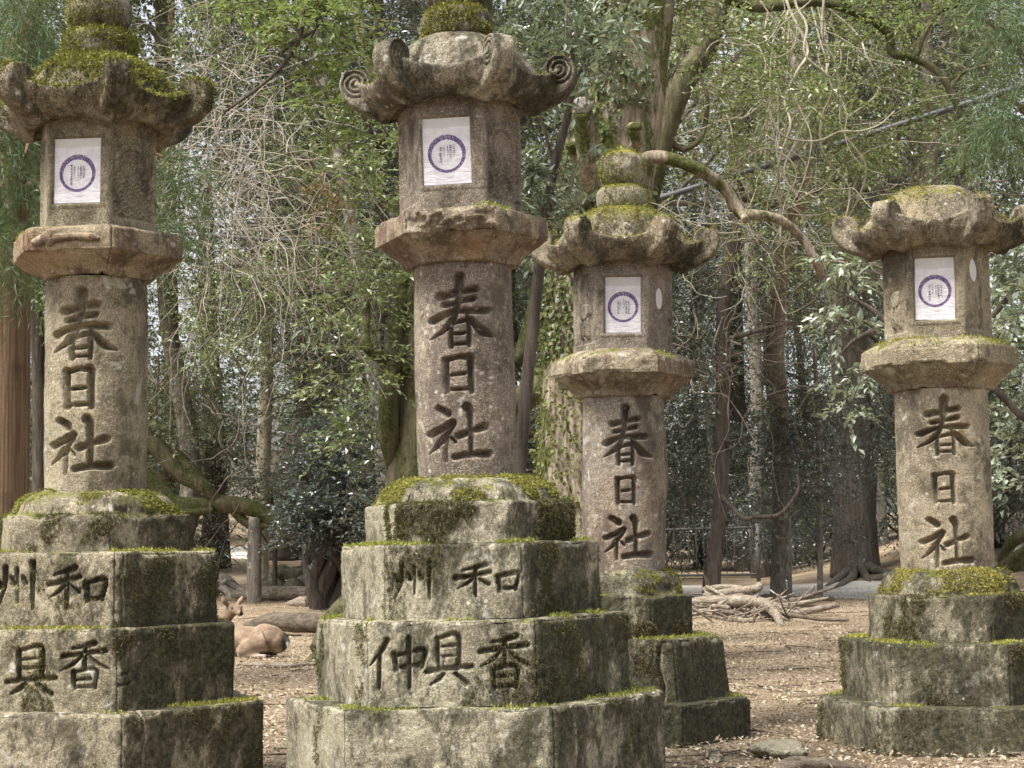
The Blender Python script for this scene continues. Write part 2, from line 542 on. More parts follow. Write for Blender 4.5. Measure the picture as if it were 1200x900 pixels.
# ------------------------------------------------------------------ carved writing: brush strokes as (points, half widths)
S_ = {}
S_['spring'] = [([(.46, .03), (.45, .2), (.42, .42), (.36, .58), (.22, .74), (.0, .86)], [.075, .062, .05, .045, .038, .012]),
                ([(.16, .29), (.42, .25), (.72, .2)], [.055, .045, .05]),
                ([(.22, .42), (.44, .39), (.68, .34)], [.04, .034, .042]),
                ([(.03, .62), (.35, .52), (.88, .50)], [.05, .04, .05]),
                ([(.52, .50), (.68, .68), (.82, .8), (.99, .86)], [.02, .042, .055, .014]),
                ([(.30, .70), (.31, .98)], [.034, .034]), ([(.30, .70), (.45, .66), (.60, .67), (.60, .98)], [.034, .03, .036, .034]),
                ([(.36, .82), (.54, .81)], [.024, .024]), ([(.34, .95), (.57, .94)], [.026, .026])]
S_['sun'] = [([(.10, .10), (.14, .96)], [.085, .07]), ([(.10, .12), (.5, .05), (.88, .05), (.9, .97)], [.07, .06, .09, .075]),
             ([(.32, .53), (.68, .5)], [.05, .055]), ([(.2, .92), (.85, .9)], [.055, .055])]
S_['shrine'] = [([(.17, .05), (.30, .15)], [.055, .07]),
                ([(.03, .50), (.24, .41), (.42, .31), (.30, .52), (.16, .70), (.0, .84)], [.052, .05, .05, .045, .035, .010]),
                ([(.27, .54), (.27, .99)], [.045, .03]), ([(.36, .58), (.43, .66)], [.028, .03]),
                ([(.50, .56), (.70, .49), (.93, .40)], [.052, .048, .056]),
                ([(.63, .04), (.69, .2), (.70, .85)], [.06, .052, .04]),
                ([(.42, .93), (.66, .89), (.99, .88)], [.05, .055, .062])]
S_['wa'] = [([(.46, .06), (.30, .14), (.08, .22)], [.06, .05, .02]), ([(.0, .44), (.25, .38), (.54, .28)], [.055, .045, .045]),
            ([(.30, .18), (.30, 1.0)], [.045, .03]), ([(.27, .46), (.16, .62), (.0, .76)], [.04, .035, .012]), ([(.34, .48), (.50, .64)], [.03, .05]),
            ([(.64, .42), (.67, .84)], [.055, .045]), ([(.64, .44), (.97, .36), (.92, .82)], [.045, .06, .045]), ([(.68, .8), (.92, .76)], [.045, .045])]
S_['shu'] = [([(.04, .34), (.10, .50)], [.05, .07]), ([(.24, .08), (.22, .5), (.03, 1.0)], [.055, .05, .015]), ([(.37, .30), (.44, .46)], [.045, .06]),
             ([(.54, .12), (.55, .86)], [.05, .03]), ([(.66, .30), (.74, .46)], [.045, .055]), ([(.92, .0), (.92, 1.0)], [.065, .03])]
S_['fragrant'] = [([(.72, .03), (.48, .10), (.26, .13)], [.06, .045, .03]), ([(.04, .31), (.5, .25), (.96, .2)], [.05, .045, .05]),
                  ([(.5, .11), (.5, .60)], [.05, .04]), ([(.46, .28), (.26, .47), (.0, .60)], [.04, .04, .015]), ([(.54, .28), (.74, .46), (1.0, .58)], [.03, .05, .03]),
                  ([(.26, .63), (.28, .99)], [.045, .04]), ([(.26, .65), (.72, .60), (.72, .99)], [.04, .05, .045]), ([(.36, .79), (.64, .77)], [.03, .03]), ([(.3, .96), (.7, .95)], [.035, .035])]
S_['tool'] = [([(.25, .06), (.27, .66)], [.05, .04]), ([(.26, .08), (.72, .02), (.74, .66)], [.035, .055, .045]), ([(.34, .25), (.66, .23)], [.03, .03]),
              ([(.34, .44), (.66, .42)], [.03, .03]), ([(.0, .74), (.5, .68), (1.0, .66)], [.05, .05, .055]), ([(.36, .78), (.26, .88), (.08, .98)], [.05, .045, .02]), ([(.64, .78), (.9, .99)], [.04, .065])]
S_['middle'] = [([(.32, .02), (.22, .24), (.0, .54)], [.06, .05, .015]), ([(.20, .34), (.20, 1.0)], [.045, .03]), ([(.44, .32), (.49, .64)], [.05, .045]),
                ([(.45, .36), (.70, .30), (.97, .26), (.92, .6)], [.04, .035, .06, .045]), ([(.52, .60), (.9, .55)], [.045, .045]), ([(.70, .0), (.70, 1.0)], [.055, .03])]
S_['ten'] = [([(.0, .55), (1.0, .38)], [.10, .10]), ([(.55, .0), (.52, 1.0)], [.10, .08])]
S_['two'] = [([(.2, .2), (.8, .16)], [.11, .12]), ([(.0, .8), (1.0, .74)], [.12, .12])]

def stroke_depth(u, v, wbox, hbox, name, seed=0, wscale=1.0):
    """signed inside distance (metres) to the strokes of a character drawn in a box wbox x hbox metres; u, v in 0..1"""
    best = np.full(u.shape, -1.0)
    x, y = u * wbox, v * hbox
    rr = random.Random(seed)
    for pts, ws in S_[name]:
        jx, jy = rr.uniform(-.012, .012), rr.uniform(-.012, .012)
        n = max(8, 5 * len(pts))
        k = np.linspace(0, len(pts) - 1, n)
        q = catmull([(a + jx, b + jy, 0) for a, b in pts], n)[:, :2] if len(pts) > 2 and name not in ('sun',) else np.stack([np.interp(k, range(len(pts)), [a + jx for a, b in pts]), np.interp(k, range(len(pts)), [b + jy for a, b in pts])], -1)
        w = np.interp(k, range(len(pts)), ws) * wscale * math.sqrt(wbox * hbox) * rr.uniform(.92, 1.08)
        q = q * np.array((wbox, hbox))
        for i in range(n - 1):
            d = q[i + 1] - q[i]
            t = np.clip(((x - q[i, 0]) * d[0] + (y - q[i, 1]) * d[1]) / (d @ d + 1e-12), 0, 1)
            dist = np.hypot(x - q[i, 0] - t * d[0], y - q[i, 1] - t * d[1])
            best = np.maximum(best, w[i] * (1 - t) + w[i + 1] * t - dist)
    return best

def groove(sd, slope=1.5, dmax=.02):
    q = np.maximum(sd, 0) * slope
    return dmax * (1 - np.exp(-q * 1.35 / dmax)) * sstep(0, .002, sd)

# ------------------------------------------------------------------ stone lanterns
FINE = .0048

def hex_path(r, th, fine, rc):
    """points round a hexagon whose front face looks along th - 90 deg; returns x, y, face index, s along face (to the right)"""
    L = r
    ap = r * math.cos(PI / 6)
    out = []
    for k in (0, 1, 2, 3, -2, -1):
        na = th - PI / 2 + k * PI / 3
        ds = fine if k in (0, 1, -1) else max(.03, fine * 5)
        m = max(6, int(L / ds))
        s = (np.arange(m) / m - .5) * L
        # denser corner points
        dc = L / 2 - np.abs(s)
        ins = np.maximum(0, rc - dc) ** 2 / (2 * rc) * .9
        tx, ty = -math.sin(na), math.cos(na)
        x = math.cos(na) * (ap - ins) + tx * s
        y = math.sin(na) * (ap - ins) + ty * s
        out.append(np.stack([x, y, np.full(m, k), s], -1))
    return np.concatenate(out)

def stone_ring(path, prof, disp, off, carve=None, chip=.012, r=1.0):
    """sweep a profile [(inset, z)] up a closed path; worn by noise; carve(face, s, z) -> depth"""
    nu, nv = len(path), len(prof)
    prof = np.asarray(prof, dtype=float)
    base = path[:, :2]
    sc = 1 - prof[:, 0] / r
    V = np.empty((nv, nu, 3))
    V[:, :, :2] = base[None] * sc[:, None, None]
    V[:, :, 2] = prof[:, 1][:, None]
    face = np.broadcast_to(path[:, 2][None], (nv, nu)).ravel()
    s = np.broadcast_to(path[:, 3][None], (nv, nu)).ravel()
    V = V.reshape(-1, 3)
    F = grid_faces(nu, nv)
    N = vnormals(V, F)
    q = V + np.asarray(off)
    d = disp * (fbm(q, 5, 3, 1) * 1.0 + fbm(q, 18, 3, 2) * .55 + fbm(q, 60, 3, 3) * .28)
    # pitting
    pit = np.maximum(0, vnoise(q, 34, 8) - .45) * disp * 1.3
    d = d - pit
    # chipped edges: where the profile turns a corner
    k = np.zeros(nv)
    for i in range(1, nv - 1):
        a = prof[i] - prof[i - 1]; b = prof[i + 1] - prof[i]
        k[i] = abs(math.atan2(a[0] * b[1] - a[1] * b[0], a @ b))
    k = np.convolve(k, [.5, 1, 1, 1, .5], 'same')
    kk = np.repeat(np.clip(k, 0, 1), nu)
    d = d - kk * chip * np.maximum(0, fbm(q, 11, 4, 21) + .05) * 1.6
    V = V + N * d[:, None]
    if carve is not None:
        c = carve(face, s, V[:, 2])
        V = V - N * np.asarray(c)[:, None]
    return V, F

def block_profile(r, z0, z1, fine, ch=.014, taper=0.0, close=.25):
    zs = np.arange(z0, z1 - ch, fine)
    pr = [(-taper * (1 - (z - z0) / (z1 - z0)), z) for z in zs]
    for a in np.linspace(0, PI / 2, 6):
        pr.append((ch * (1 - math.cos(a)), z1 - ch + ch * math.sin(a)))
    for i in (.022, .03, .04, .052, .066, .082, .1, .13, .17, .24):
        if i < r * .9: pr.append((i, z1))
    pr.append((r * .97, z1))
    return pr

def circ_path(r, n0=60, fine=.0045, a0=-PI - .25, a1=.25):
    nf = int((a1 - a0) * r / fine)
    a = np.concatenate([np.linspace(a0, a1, nf, endpoint=False), np.linspace(a1, a0 + 2 * PI, n0, endpoint=False)])
    return np.stack([np.cos(a) * r, np.sin(a) * r, np.zeros(len(a)), a], -1)

def hexr_at(V, th, r):
    a = np.arctan2(V[:, 1], V[:, 0]) - th
    a = (a % (PI / 3)) - PI / 6
    return r * math.cos(PI / 6) / np.cos(a)

def moss_tufts(V, Nn, size, blades=4, seed=0, spread=1.0):
    """tiny moss shoots growing from points V along Nn"""
    r = np.random.default_rng(seed)
    m = len(V) * blades
    B = np.repeat(V, blades, 0) + r.normal(size=(m, 3)) * size * .6 * spread
    D = unit(np.repeat(Nn, blades, 0) * 1.0 + r.normal(size=(m, 3)) * .7)
    L = size * (.5 + r.random(m))
    S = unit(np.cross(D, r.normal(size=(m, 3))))
    w = L[:, None] * .22
    T = np.stack([B - S * w - D * size * .3, B + S * w - D * size * .3, B + D * L[:, None]], 1).reshape(-1, 3)
    return T, np.arange(m * 3).reshape(-1, 3)

def pick(V, N, weight, n, seed):
    r = np.random.default_rng(seed)
    w = np.maximum(weight, 0)
    if w.sum() <= 0: return V[:0], N[:0]
    i = r.choice(len(V), size=n, p=w / w.sum())
    return V[i], N[i]

def area_w(V, F):
    a = np.zeros(len(V))
    q = F
    ar = np.linalg.norm(np.cross(V[q[:, 2]] - V[q[:, 0]], V[q[:, 3]] - V[q[:, 1]]), axis=1) / 8
    for k in range(4): np.add.at(a, q[:, k], ar)
    return a

def paper_mat(seed):
    N = NT('paper_print')
    tc = N.n('ShaderNodeTexCoord')
    sep = N.n('ShaderNodeSeparateXYZ'); N.l(tc.outputs['Object'], sep.inputs[0])
    u, v = sep.outputs[0], sep.outputs[2]
    P = tc.outputs['Object']
    c = N.mix(N.ramp(N.noise(P, 30, 5, .6), .35, .7), (.55, .53, .555), (.66, .645, .665))
    c = N.mix(N.ramp(v, .086, .09, 0, .55), c, (.44, .42, .38))         # crease band at the top; shadow of the opening behind painted into it
    ang = N.math('ARCTAN2', u, N.math('ADD', v, .012))
    rr = N.math('SQRT', N.math('ADD', N.math('MULTIPLY', u, u), N.math('POWER', N.math('ADD', v, .012), 2.0)))
    # ring a little thicker at its top
    thick = N.ramp(N.math('ABSOLUTE', ang), 0, 2.6, .0098, .0056)
    dist = N.math('ABSOLUTE', N.math('SUBTRACT', rr, .0635))
    ring = N.math('LESS_THAN', dist, thick)
    fleck = N.ramp(N.noise(P, 240, 4, .7), .36, .5, .45, 1)
    crest = N.n('ShaderNodeTexVoronoi'); N.l(P, crest.inputs[0]); crest.inputs['Scale'].default_value = 190
    top = N.math('MULTIPLY', N.math('LESS_THAN', N.math('ABSOLUTE', ang), .42), N.math('LESS_THAN', crest.outputs['Distance'], .34))
    f = N.math('MULTIPLY', N.math('MULTIPLY', ring, fleck), N.math('SUBTRACT', 1.0, N.math('MULTIPLY', top, .6)))
    c = N.mix(f, c, (.095, .05, .15))
    p = N.principled(c, .75, .2, N.bump(N.noise(N.scale(P, (9, 9, 30)), 1.0, 4, .6, 1.0), .6, .014))
    return N.m
M['paper'] = paper_mat(0)
M['ink'] = plain('ink', (.045, .035, .06), .8, .1, var=.1)
M['white'] = plain('white_paper', (.58, .58, .56), .8, .2, var=.05)

def paper_part(root, frame, s0, s1, z0, z1, seed):
    """a pasted sheet: thin, slightly cockled; plus its ring print (material) and ink writing (sub-part)"""
    r = random.Random(seed)
    w, h = s1 - s0, z1 - z0
    n, m = 34, 46
    u, v = np.meshgrid(np.linspace(-w / 2, w / 2, n), np.linspace(-h / 2, h / 2, m))
    p = np.stack([u.ravel(), v.ravel(), np.full(u.size, seed * 3.3)], -1)
    d = fbm(p, 14, 3, 4) * .0034 + np.abs(fbm(p * np.array((.5, 1.6, 1)), 26, 2, 9)) * .0016 * sstep(-.3 * h, -.5 * h, p[:, 1]) * 2
    V = np.stack([p[:, 0], -d - .0012, p[:, 1]], -1)
    Fq = grid_faces(n, m, False)
    back = V.copy(); back[:, 1] += .0012
    bag = Bag(); bag.add(V, Fq); bag.add(back, Fq[:, ::-1])
    me = bag.mesh('paper_sheet', [M['paper']])
    o = obj('paper_sheet', me, root)
    o.matrix_local = frame((s0 + s1) / 2, (z0 + z1) / 2)
    o['label'] = 'white paper sheet printed with a purple ring and small writing'
    # small brush writing inside the ring: columns of little strokes
    b = Bag()
    for ci, (cxm, sc) in enumerate(((.027, 1.0), (.015, 1.1), (.004, .7), (-.010, .75), (-.022, 1.2))):
        yv = .026 + r.uniform(-.003, .006)
        for k in range(r.choice((6, 7, 8))):
            size = .0062 * sc * r.uniform(.75, 1.2)
            for q in range(r.choice((3, 4, 5))):
                a = r.choice((0, 0, PI / 2, PI / 2, .7, -.7)) + r.uniform(-.2, .2)
                L = size * r.uniform(.35, .6); wv = size * .09
                ox, oy = cxm + r.uniform(-.35, .35) * size, yv - .012 + r.uniform(-.35, .35) * size
                dx, dy = math.cos(a) * L, math.sin(a) * L
                nx, ny = -math.sin(a) * wv, math.cos(a) * wv
                q4 = [(ox - dx - nx, oy - dy - ny), (ox + dx - nx, oy + dy - ny), (ox + dx + nx, oy + dy + ny), (ox - dx + nx, oy - dy + ny)]
                b.add([(x, -.0055, y) for x, y in q4], np.array([[0, 1, 2, 3]]))
            yv -= size * 1.28
    t = obj('ink_writing', b.mesh('ink_writing', [M['ink']], False), o)
    return o

def roof_mesh(th, seed, off, spiral=.004, scroll_w=.088):
    """hexagonal roof: bowl-like underside, dished eaves, dome, six upturned scroll corners -> one continuous skin"""
    nphi = 144
    phi = np.arange(nphi) * 2 * PI / nphi
    t = np.abs(((phi - th) / (PI / 3)) % 1.0 - .5) * 2            # 1 at the corners, 0 in mid face
    a = (((phi - th) / (PI / 3)) % 1.0 - .5) * PI / 3              # angle from the face normal
    hexr = 1 / np.cos(a)
    lip = .340 * hexr + .026 * t ** 3
    rows = []
    def row(r, z): rows.append(np.stack([np.cos(phi) * r, np.sin(phi) * r, np.broadcast_to(z, phi.shape)], -1))
    row(.02 + 0 * phi, .0)
    row(.17 + 0 * phi, .0)
    row(.206 * hexr, 0 - 0 * t)
    row(.232 * hexr, -.014 - .030 * t ** 2)
    row(.262 * hexr, -.012 - .034 * t ** 2)
    row(.292 * hexr, .006 - .018 * t ** 2)
    row(lip * .945, .030 + .014 * t ** 2)
    row(lip * .985, .052 + .040 * t ** 2)
    row(lip * 1.004, .070 + .060 * t ** 2.2)
    row(lip * .985, .077 + .066 * t ** 2.2)
    row(lip * .955, .070 + .064 * t ** 2.2)
    row(lip * .90, .054 + .060 * t ** 2.4)
    row(.284 + .012 * t, .058 + .05 * t ** 3)
    row(.268 + .010 * t, .088 + .035 * t ** 2)
    row(.258 + .006 * t, .118 + .02 * t)
    row(.240 + .004 * t, .162 + .012 * t)
    row(.214 + 0 * t, .205 + .006 * t)
    row(.180 + 0 * t, .238 + 0 * t)
    row(.135 + 0 * t, .262 + 0 * t)
    row(.02 + 0 * t, .270 + 0 * t)
    V = np.concatenate(rows)
    F = grid_faces(nphi, len(rows))
    nr = len(rows)
    V = np.concatenate([V, [(0, 0, 0)], [(0, 0, .270)]])
    k = np.arange(nphi); k2 = (k + 1) % nphi
    bag = Bag()
    bag.add(V, [F, np.stack([np.full(nphi, nr * nphi), k2, k], -1), np.stack([np.full(nphi, nr * nphi + 1), (nr - 1) * nphi + k, (nr - 1) * nphi + k2], -1)])
    rr = random.Random(seed)
    scr = []
    for c in range(6):
        ca = th + c * PI / 3
        er, et = np.array((math.cos(ca), math.sin(ca), 0)), np.array((-math.sin(ca), math.cos(ca), 0))
        grow = rr.uniform(.94, 1.06)
        # arm of the horn, then a spiral curling back inwards
        pts = np.array([(.19, .015), (.265, .0), (.335, .012), (.392, .042), (.424, .085), (.432, .125), (.415, .160)])
        cr, cz = .386, .114 * grow
        scr.append((er, et, cr, cz))
        P = catmull(np.stack([pts[:, 0], pts[:, 1], 0 * pts[:, 0]], -1), 60)[:, :2]
        half = np.interp(np.linspace(0, 1, 60), [0, .25, .6, 1], [.024, .027, .025, .014])
        wid = np.interp(np.linspace(0, 1, 60), [0, .3, .6, 1], [.11, .10, scroll_w, scroll_w]) / 2
        T = np.gradient(P, axis=0); T /= np.linalg.norm(T, axis=1, keepdims=True) + 1e-9
        Nm = np.stack([-T[:, 1], T[:, 0]], -1)
        sec = [(math.copysign(abs(math.cos(x)) ** .55, math.cos(x)), math.copysign(abs(math.sin(x)) ** .55, math.sin(x))) for x in np.arange(12) * 2 * PI / 12]
        VV = []
        for i in range(60):
            for sx, sy in sec:
                p2 = P[i] + Nm[i] * half[i] * sx
                VV.append(er * p2[0] + et * (wid[i] * sy) + np.array((0, 0, p2[1])))
        VV = np.array(VV)
        Fs = grid_faces(12, 60)
        VV = np.concatenate([VV, [VV[:12].mean(0)], [VV[-12:].mean(0)]])
        kk = np.arange(12); kk2 = (kk + 1) % 12
        bag.add(VV, [Fs, np.stack([np.full(12, 720), kk2, kk], -1), np.stack([np.full(12, 721), 59 * 12 + kk, 59 * 12 + kk2], -1)])
        # the rolled-up end: a rounded drum lying across the corner
        ev, ef = ellipsoid((0, 0, 0), (.060, .060, .060), None, 28, 24)
        ev = er * (cr + ev[:, :1]) + et * (np.clip(ev[:, 1:2] * 1.9, -scroll_w * .47, scroll_w * .47)) + np.array((0, 0, 1)) * (cz + ev[:, 2:3])
        bag.add(ev, ef)
        # ridge from the dome down to the scroll
        rp = [er * .15 + np.array((0, 0, .245)), er * .215 + np.array((0, 0, .195)), er * .262 + np.array((0, 0, .13)), er * .31 + np.array((0, 0, .085)), er * .37 + np.array((0, 0, .09))]
        bag.add(*tube(catmull(rp, 24), np.interp(np.linspace(0, 1, 24), [0, .3, 1], [.012, .026, .032]), 12))
    V, F, N = remeshed('roof', bag, .0048, [], 1)
    for er, et, cr, cz in scr:                       # spiral cut on the flanks of each scroll
        p = V @ er - cr; q_ = V[:, 2] - cz; f_ = V @ et
        rr_ = np.hypot(p, q_)
        m = (rr_ < .058) & (np.abs(f_) < .06) & (np.abs(f_) > scroll_w * .3) * (spiral > 0)
        ph = rr_ / .0195 * 2 * PI - np.arctan2(q_, -p)
        flank = sstep(.7, .95, np.abs(N @ et))
        V = V - N * (m * flank * spiral * sstep(.05, .5, np.cos(ph)) * sstep(.004, .010, rr_))[:, None]
    q = V + np.asarray(off)
    d = .0025 * fbm(q, 6, 3, 31) + .0018 * fbm(q, 22, 3, 32) + .0018 * fbm(q, 75, 2, 33) - np.maximum(0, vnoise(q, 30, 34) - .45) * .006
    return V + N * d[:, None], F, N

def lantern(spec):
    L = spec
    th, off = L['th'], np.array((L['x'], L['y'], 0)) + L['seed'] * 5.0
    root = empty('stone_lantern', (L['x'] - L['lx'] * .39, L['y'] - L['ly'] * .39, 0))
    root.rotation_euler = (-math.atan(L['ly']), math.atan(L['lx']), 0)
    tag(root, L['label'], 'stone lantern', 'mossy stone lanterns along the clearing')
    ms = L['mats']
    sd = L['seed']
    mossbag, brightbag, darkbag = Bag(), Bag(), Bag()

    def carve_front(items, side=None):
        def f(face, s, z):
            out = np.zeros(len(s))
            for it in items:
                if it[0] == 'joint':
                    _, k, s0, w, wob = it
                    m = face == k
                    dd = np.abs(s - s0 - .006 * np.sin(z * 31) - wob * np.sin(z * 9 + 1))
                    out = np.maximum(out, m * .022 * np.clip(1 - dd / w, 0, 1))
                    continue
                nm, s0, s1, zt, zb, k, dm = it
                m = np.nonzero((face == k) & (s > s0 - .03) & (s < s1 + .03) & (z < zt + .03) & (z > zb - .03))[0]
                if not len(m): continue
                sdist = stroke_depth((s[m] - s0) / (s1 - s0), (zt - z[m]) / (zt - zb), s1 - s0, zt - zb, nm, sd, 1.2)
                out[m] = np.maximum(out[m], groove(sdist, 3.6, dm * 2.0))
            return out
        return f

    # ---- the stepped base
    names = ('base_step', 'base_step', 'base_step')
    for i, (r, z0, z1, fine, carve, taper) in enumerate(L['steps']):
        path = hex_path(r, th + L['twist'][i], fine, .022)
        V, F = stone_ring(path, block_profile(r, z0, z1, fine * 1.1, .012, taper), .0062, off + i * 1.7, carve_front(carve), .02, r)
        obj('base_step', mesh_from('base_step', V, F, [ms['step']]), root)
        # moss along the ledge
        N = vnormals(V, F); w = area_w(V, F)
        up = sstep(.35, .75, N[:, 2])
        edge = np.hypot(V[:, 0], V[:, 1])
        nz = sstep(.0, .2, fbm(V + off, 5.5, 3, 50))
        inn = sstep(.985, .93, edge / (np.abs(edge).max() * .0 + hexr_at(V, th + L['twist'][i], r))) * .9 + .12
        P, Q = pick(V, N, w * up * nz * inn * (edge > r * .62) * (V[:, 1] < r * .55), int(L['moss_n'][0] * .7), 60 + i + sd)
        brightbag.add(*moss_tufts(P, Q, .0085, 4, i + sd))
        # moss spilling over the edge and down the faces in ragged patches
        side = (N[:, 2] < .5) * sstep(.16, .30, fbm((V + off) * np.array((1, 1, .6)), 7.5, 4, 51) + .12 * fbm(V + off, 2, 2, 53) + L['side_bias'] + .07 * N[:, 0]) * (V[:, 1] < r * .55)
        P, Q = pick(V, N, w * side, L['moss_n'][1], 70 + i + sd)
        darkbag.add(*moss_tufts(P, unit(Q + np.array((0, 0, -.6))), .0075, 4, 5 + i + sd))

    # ---- hexagonal plinth with a rounded, mossy shoulder
    r, z0, zm, z1 = L['plinth']
    fine = FINE
    path = hex_path(r, th + L['twist'][3], fine, .025)
    pr = [(0, z) for z in np.arange(z0, zm - .012, fine * 1.15)]
    for a in np.linspace(0, PI / 2, 6): pr.append((.012 * (1 - math.cos(a)), zm - .012 + .012 * math.sin(a)))
    pr += [(.02, zm), (.03, zm + .001), (.04, zm + .003)]
    hh = z1 - zm
    rs = r - .205
    for q in np.linspace(0, 1, 16)[1:]:
        a = q * PI / 2
        pr.append((.045 + (rs - .045) * (1 - math.cos(a)) ** .8, zm + .003 + (hh - .003) * math.sin(a) ** .85))
    pr += [(rs + .02, z1), (r * .95, z1)]
    # blend from hexagon to circle on the shoulder
    V, F = stone_ring(path, pr, .0065, off + 4.4, None, .018, r)
    rad_xy = np.hypot(V[:, 0], V[:, 1])
    N = vnormals(V, F); w = area_w(V, F)
    obj('plinth', mesh_from('plinth', V, F, [ms['plinth']]), root)
    sh = sstep(zm - .005, zm + .012, V[:, 2])
    nz = sstep(-.05, .14, fbm(V + off, 7, 4, 55) + L['dome_moss'])
    P, Q = pick(V, N, w * sh * nz * (V[:, 1] < r * .5), L['moss_n'][2], 80 + sd)
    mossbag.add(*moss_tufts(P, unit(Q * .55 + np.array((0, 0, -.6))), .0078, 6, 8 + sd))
    nz = sstep(.10, .24, fbm((V + off) * np.array((1, 1, .5)), 6, 4, 56) + L['side_bias'])
    P, Q = pick(V, N, w * (1 - sh) * nz * (V[:, 1] < r * .5), L['moss_n'][3], 81 + sd)
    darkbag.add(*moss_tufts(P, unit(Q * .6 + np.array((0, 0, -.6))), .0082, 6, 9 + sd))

    # ---- shaft with the carved name of the shrine
    r, z0, z1 = L['shaft']
    path = circ_path(r)
    zs = np.arange(z0, z1, .0042)
    V0 = [(0 + .004 * math.sin((z - z0) / (z1 - z0) * PI) * -1, z) for z in zs]
    def carve_shaft(face, a, z):
        out = np.zeros(len(a))
        for nm, a0, a1, zt, zb in L['text']:
            x = np.cos(a); x0, x1 = math.cos(a0), math.cos(a1)
            m = np.nonzero((np.sin(a) < -.05) & (x > x0 - .12) & (x < x1 + .12) & (z < zt + .02) & (z > zb - .02))[0]
            wb = r * (x1 - x0)
            sdist = stroke_depth((x[m] - x0) / (x1 - x0), (zt - z[m]) / (zt - zb), wb, zt - zb, nm, sd, L['wscale'] * 1.16)
            out[m] = np.maximum(out[m], groove(sdist, 4.4, L['cut'] * 1.9))
        return out
    V, F = stone_ring(path, V0, .0034, off + 7.7, carve_shaft, .004, r)
    obj('shaft', mesh_from('shaft', V, F, [ms['shaft']]), root)

    # ---- collar: round seat, flaring underside, hexagonal band, sloped top
    r = L['collar_r']; z0, zb, zt, zf = L['collar']
    path = hex_path(r, th, FINE, .016)
    rin = L['shaft'][0] + .035
    pr = [(r - .1, z0 - .002), (r - rin * 1.0, z0), (r - rin - .008, z0 + .006)]
    for q in np.linspace(0, 1, 14)[1:-1]:
        pr.append(((r - rin - .008) * (1 - q) ** 1.0 * (1 + .22 * math.sin(q * PI)) + .006 * q, z0 + .006 + (zb - z0 - .006) * q))
    pr += [(.004, zb - .003), (0, zb)]
    pr += [(0, z) for z in np.arange(zb + .004, zt - .008, FINE)]
    pr += [(.002, zt - .004), (.008, zt), (.016, zt + (zf - zt) * .15), (.04, zt + (zf - zt) * .45), (.07, zt + (zf - zt) * .8), (.09, zf), (.13, zf + .002), (r * .9, zf + .002)]
    V, F = stone_ring(path, pr, .005, off + 9.9, L.get('collar_carve'), .016, r)
    N = vnormals(V, F); w = area_w(V, F)
    obj('collar', mesh_from('collar', V, F, [ms['collar']]), root)
    P, Q = pick(V, N, w * sstep(.3, .7, N[:, 2]) * sstep(-.05, .2, fbm(V + off, 6, 3, 57) + L['collar_moss']) * (np.hypot(V[:, 0], V[:, 1]) > .22), L['moss_n'][4], 82 + sd)
    brightbag.add(*moss_tufts(P, Q, .008, 4, 10 + sd))
    if L.get('branch'):
        b = Bag()
        nrm = th - PI / 2; n2 = np.array((math.cos(nrm), math.sin(nrm), 0)); tt = np.array((-math.sin(nrm), math.cos(nrm), 0))
        pts = [(-.135, -.012), (-.10, 0), (-.075, .004), (-.03, .002), (.03, .006), (.08, .003), (.125, -.006)]
        P3 = [n2 * (r * .866 + .002) + tt * s + np.array((0, 0, (zb + zt) / 2 - .004 + z)) for s, z in pts]
        b.add(*tube(catmull(P3, 50), np.interp(np.linspace(0, 1, 50), [0, .1, .28, .34, .42, .9, 1], [.011, .017, .018, .027, .017, .013, .008]), 14))
        b.add(*ellipsoid(n2 * (r * .866 + .006) + tt * -.065 + np.array((0, 0, (zb + zt) / 2)), (.02, .02, .032)))
        V, F, N = remeshed('relief', b, .004, [], 3)
        V = V + N * (fbm(V + off, 30, 3, 40) * .004)[:, None]
        obj('carved_branch', mesh_from('carved_branch', V, F, [ms['relief']]), root)

    # ---- fire box
    r = .235; z0, z1 = zf - .004, zf + .424
    path = hex_path(r, th, .0042, .008)
    s0, s1, pz1, pz0 = L['paper']
    def carve_box(face, s, z):
        out = np.zeros(len(s))
        d = np.minimum.reduce([s - (s0 - .004), (s1 + .004) - s, z - (pz0 - .004), (pz1 + .004) - z])
        out = np.where(face == 0, .014 * sstep(-.002, .004, d), out)
        # raised border round the paper
        out = np.where((face == 0), out - .003 * sstep(-.018, -.014, d) * (d < -.001), out)
        for k in (1, -1):
            dd = np.minimum.reduce([s + .096, .096 - s, z - (z0 + .035), (z0 + .365) - z])
            m = face == k
            rec = .009 * sstep(0, .006, dd)
            zz = z - z0
            if k in L['waves']:
                # wave pattern below, arch above
                wv = np.abs(((s * 19 + (zz * 24).astype(int) % 2 * .5) % 1) - .5)
                arc = np.hypot((s + .0) / .075, (zz - .245) / .075)
                rel = .0065 * (zz < .19) * (zz > .05) * (np.sin((zz * 24 % 1 + wv) * 2 * PI * 2) > .1) + .009 * ((np.abs(arc - 1) < .16) & (zz > .2)) + .007 * ((np.abs(arc - .68) < .07) & (zz > .2))
                rec = np.where(dd > .004, rec - rel, rec)
            elif k in L['figure']:
                px, pz = s / .08, (zz - .19) / .11
                body = np.maximum.reduce([1 - np.hypot((px - .1) / .62, (pz + .05) / .42), 1 - np.hypot((px + .35) / .2, (pz - .55) / .5), 1 - np.hypot((px + .5) / .26, (pz - 1.0) / .22),
                                          1 - np.hypot((px + .25) / .11, (pz + .75) / .55), 1 - np.hypot((px - .5) / .12, (pz + .75) / .6), 1 - np.hypot((px - .2) / .12, (pz + .7) / .5)])
                rec = rec - .021 * sstep(0, .35, body) * (dd > 0)
            out = np.where(m, rec, out)
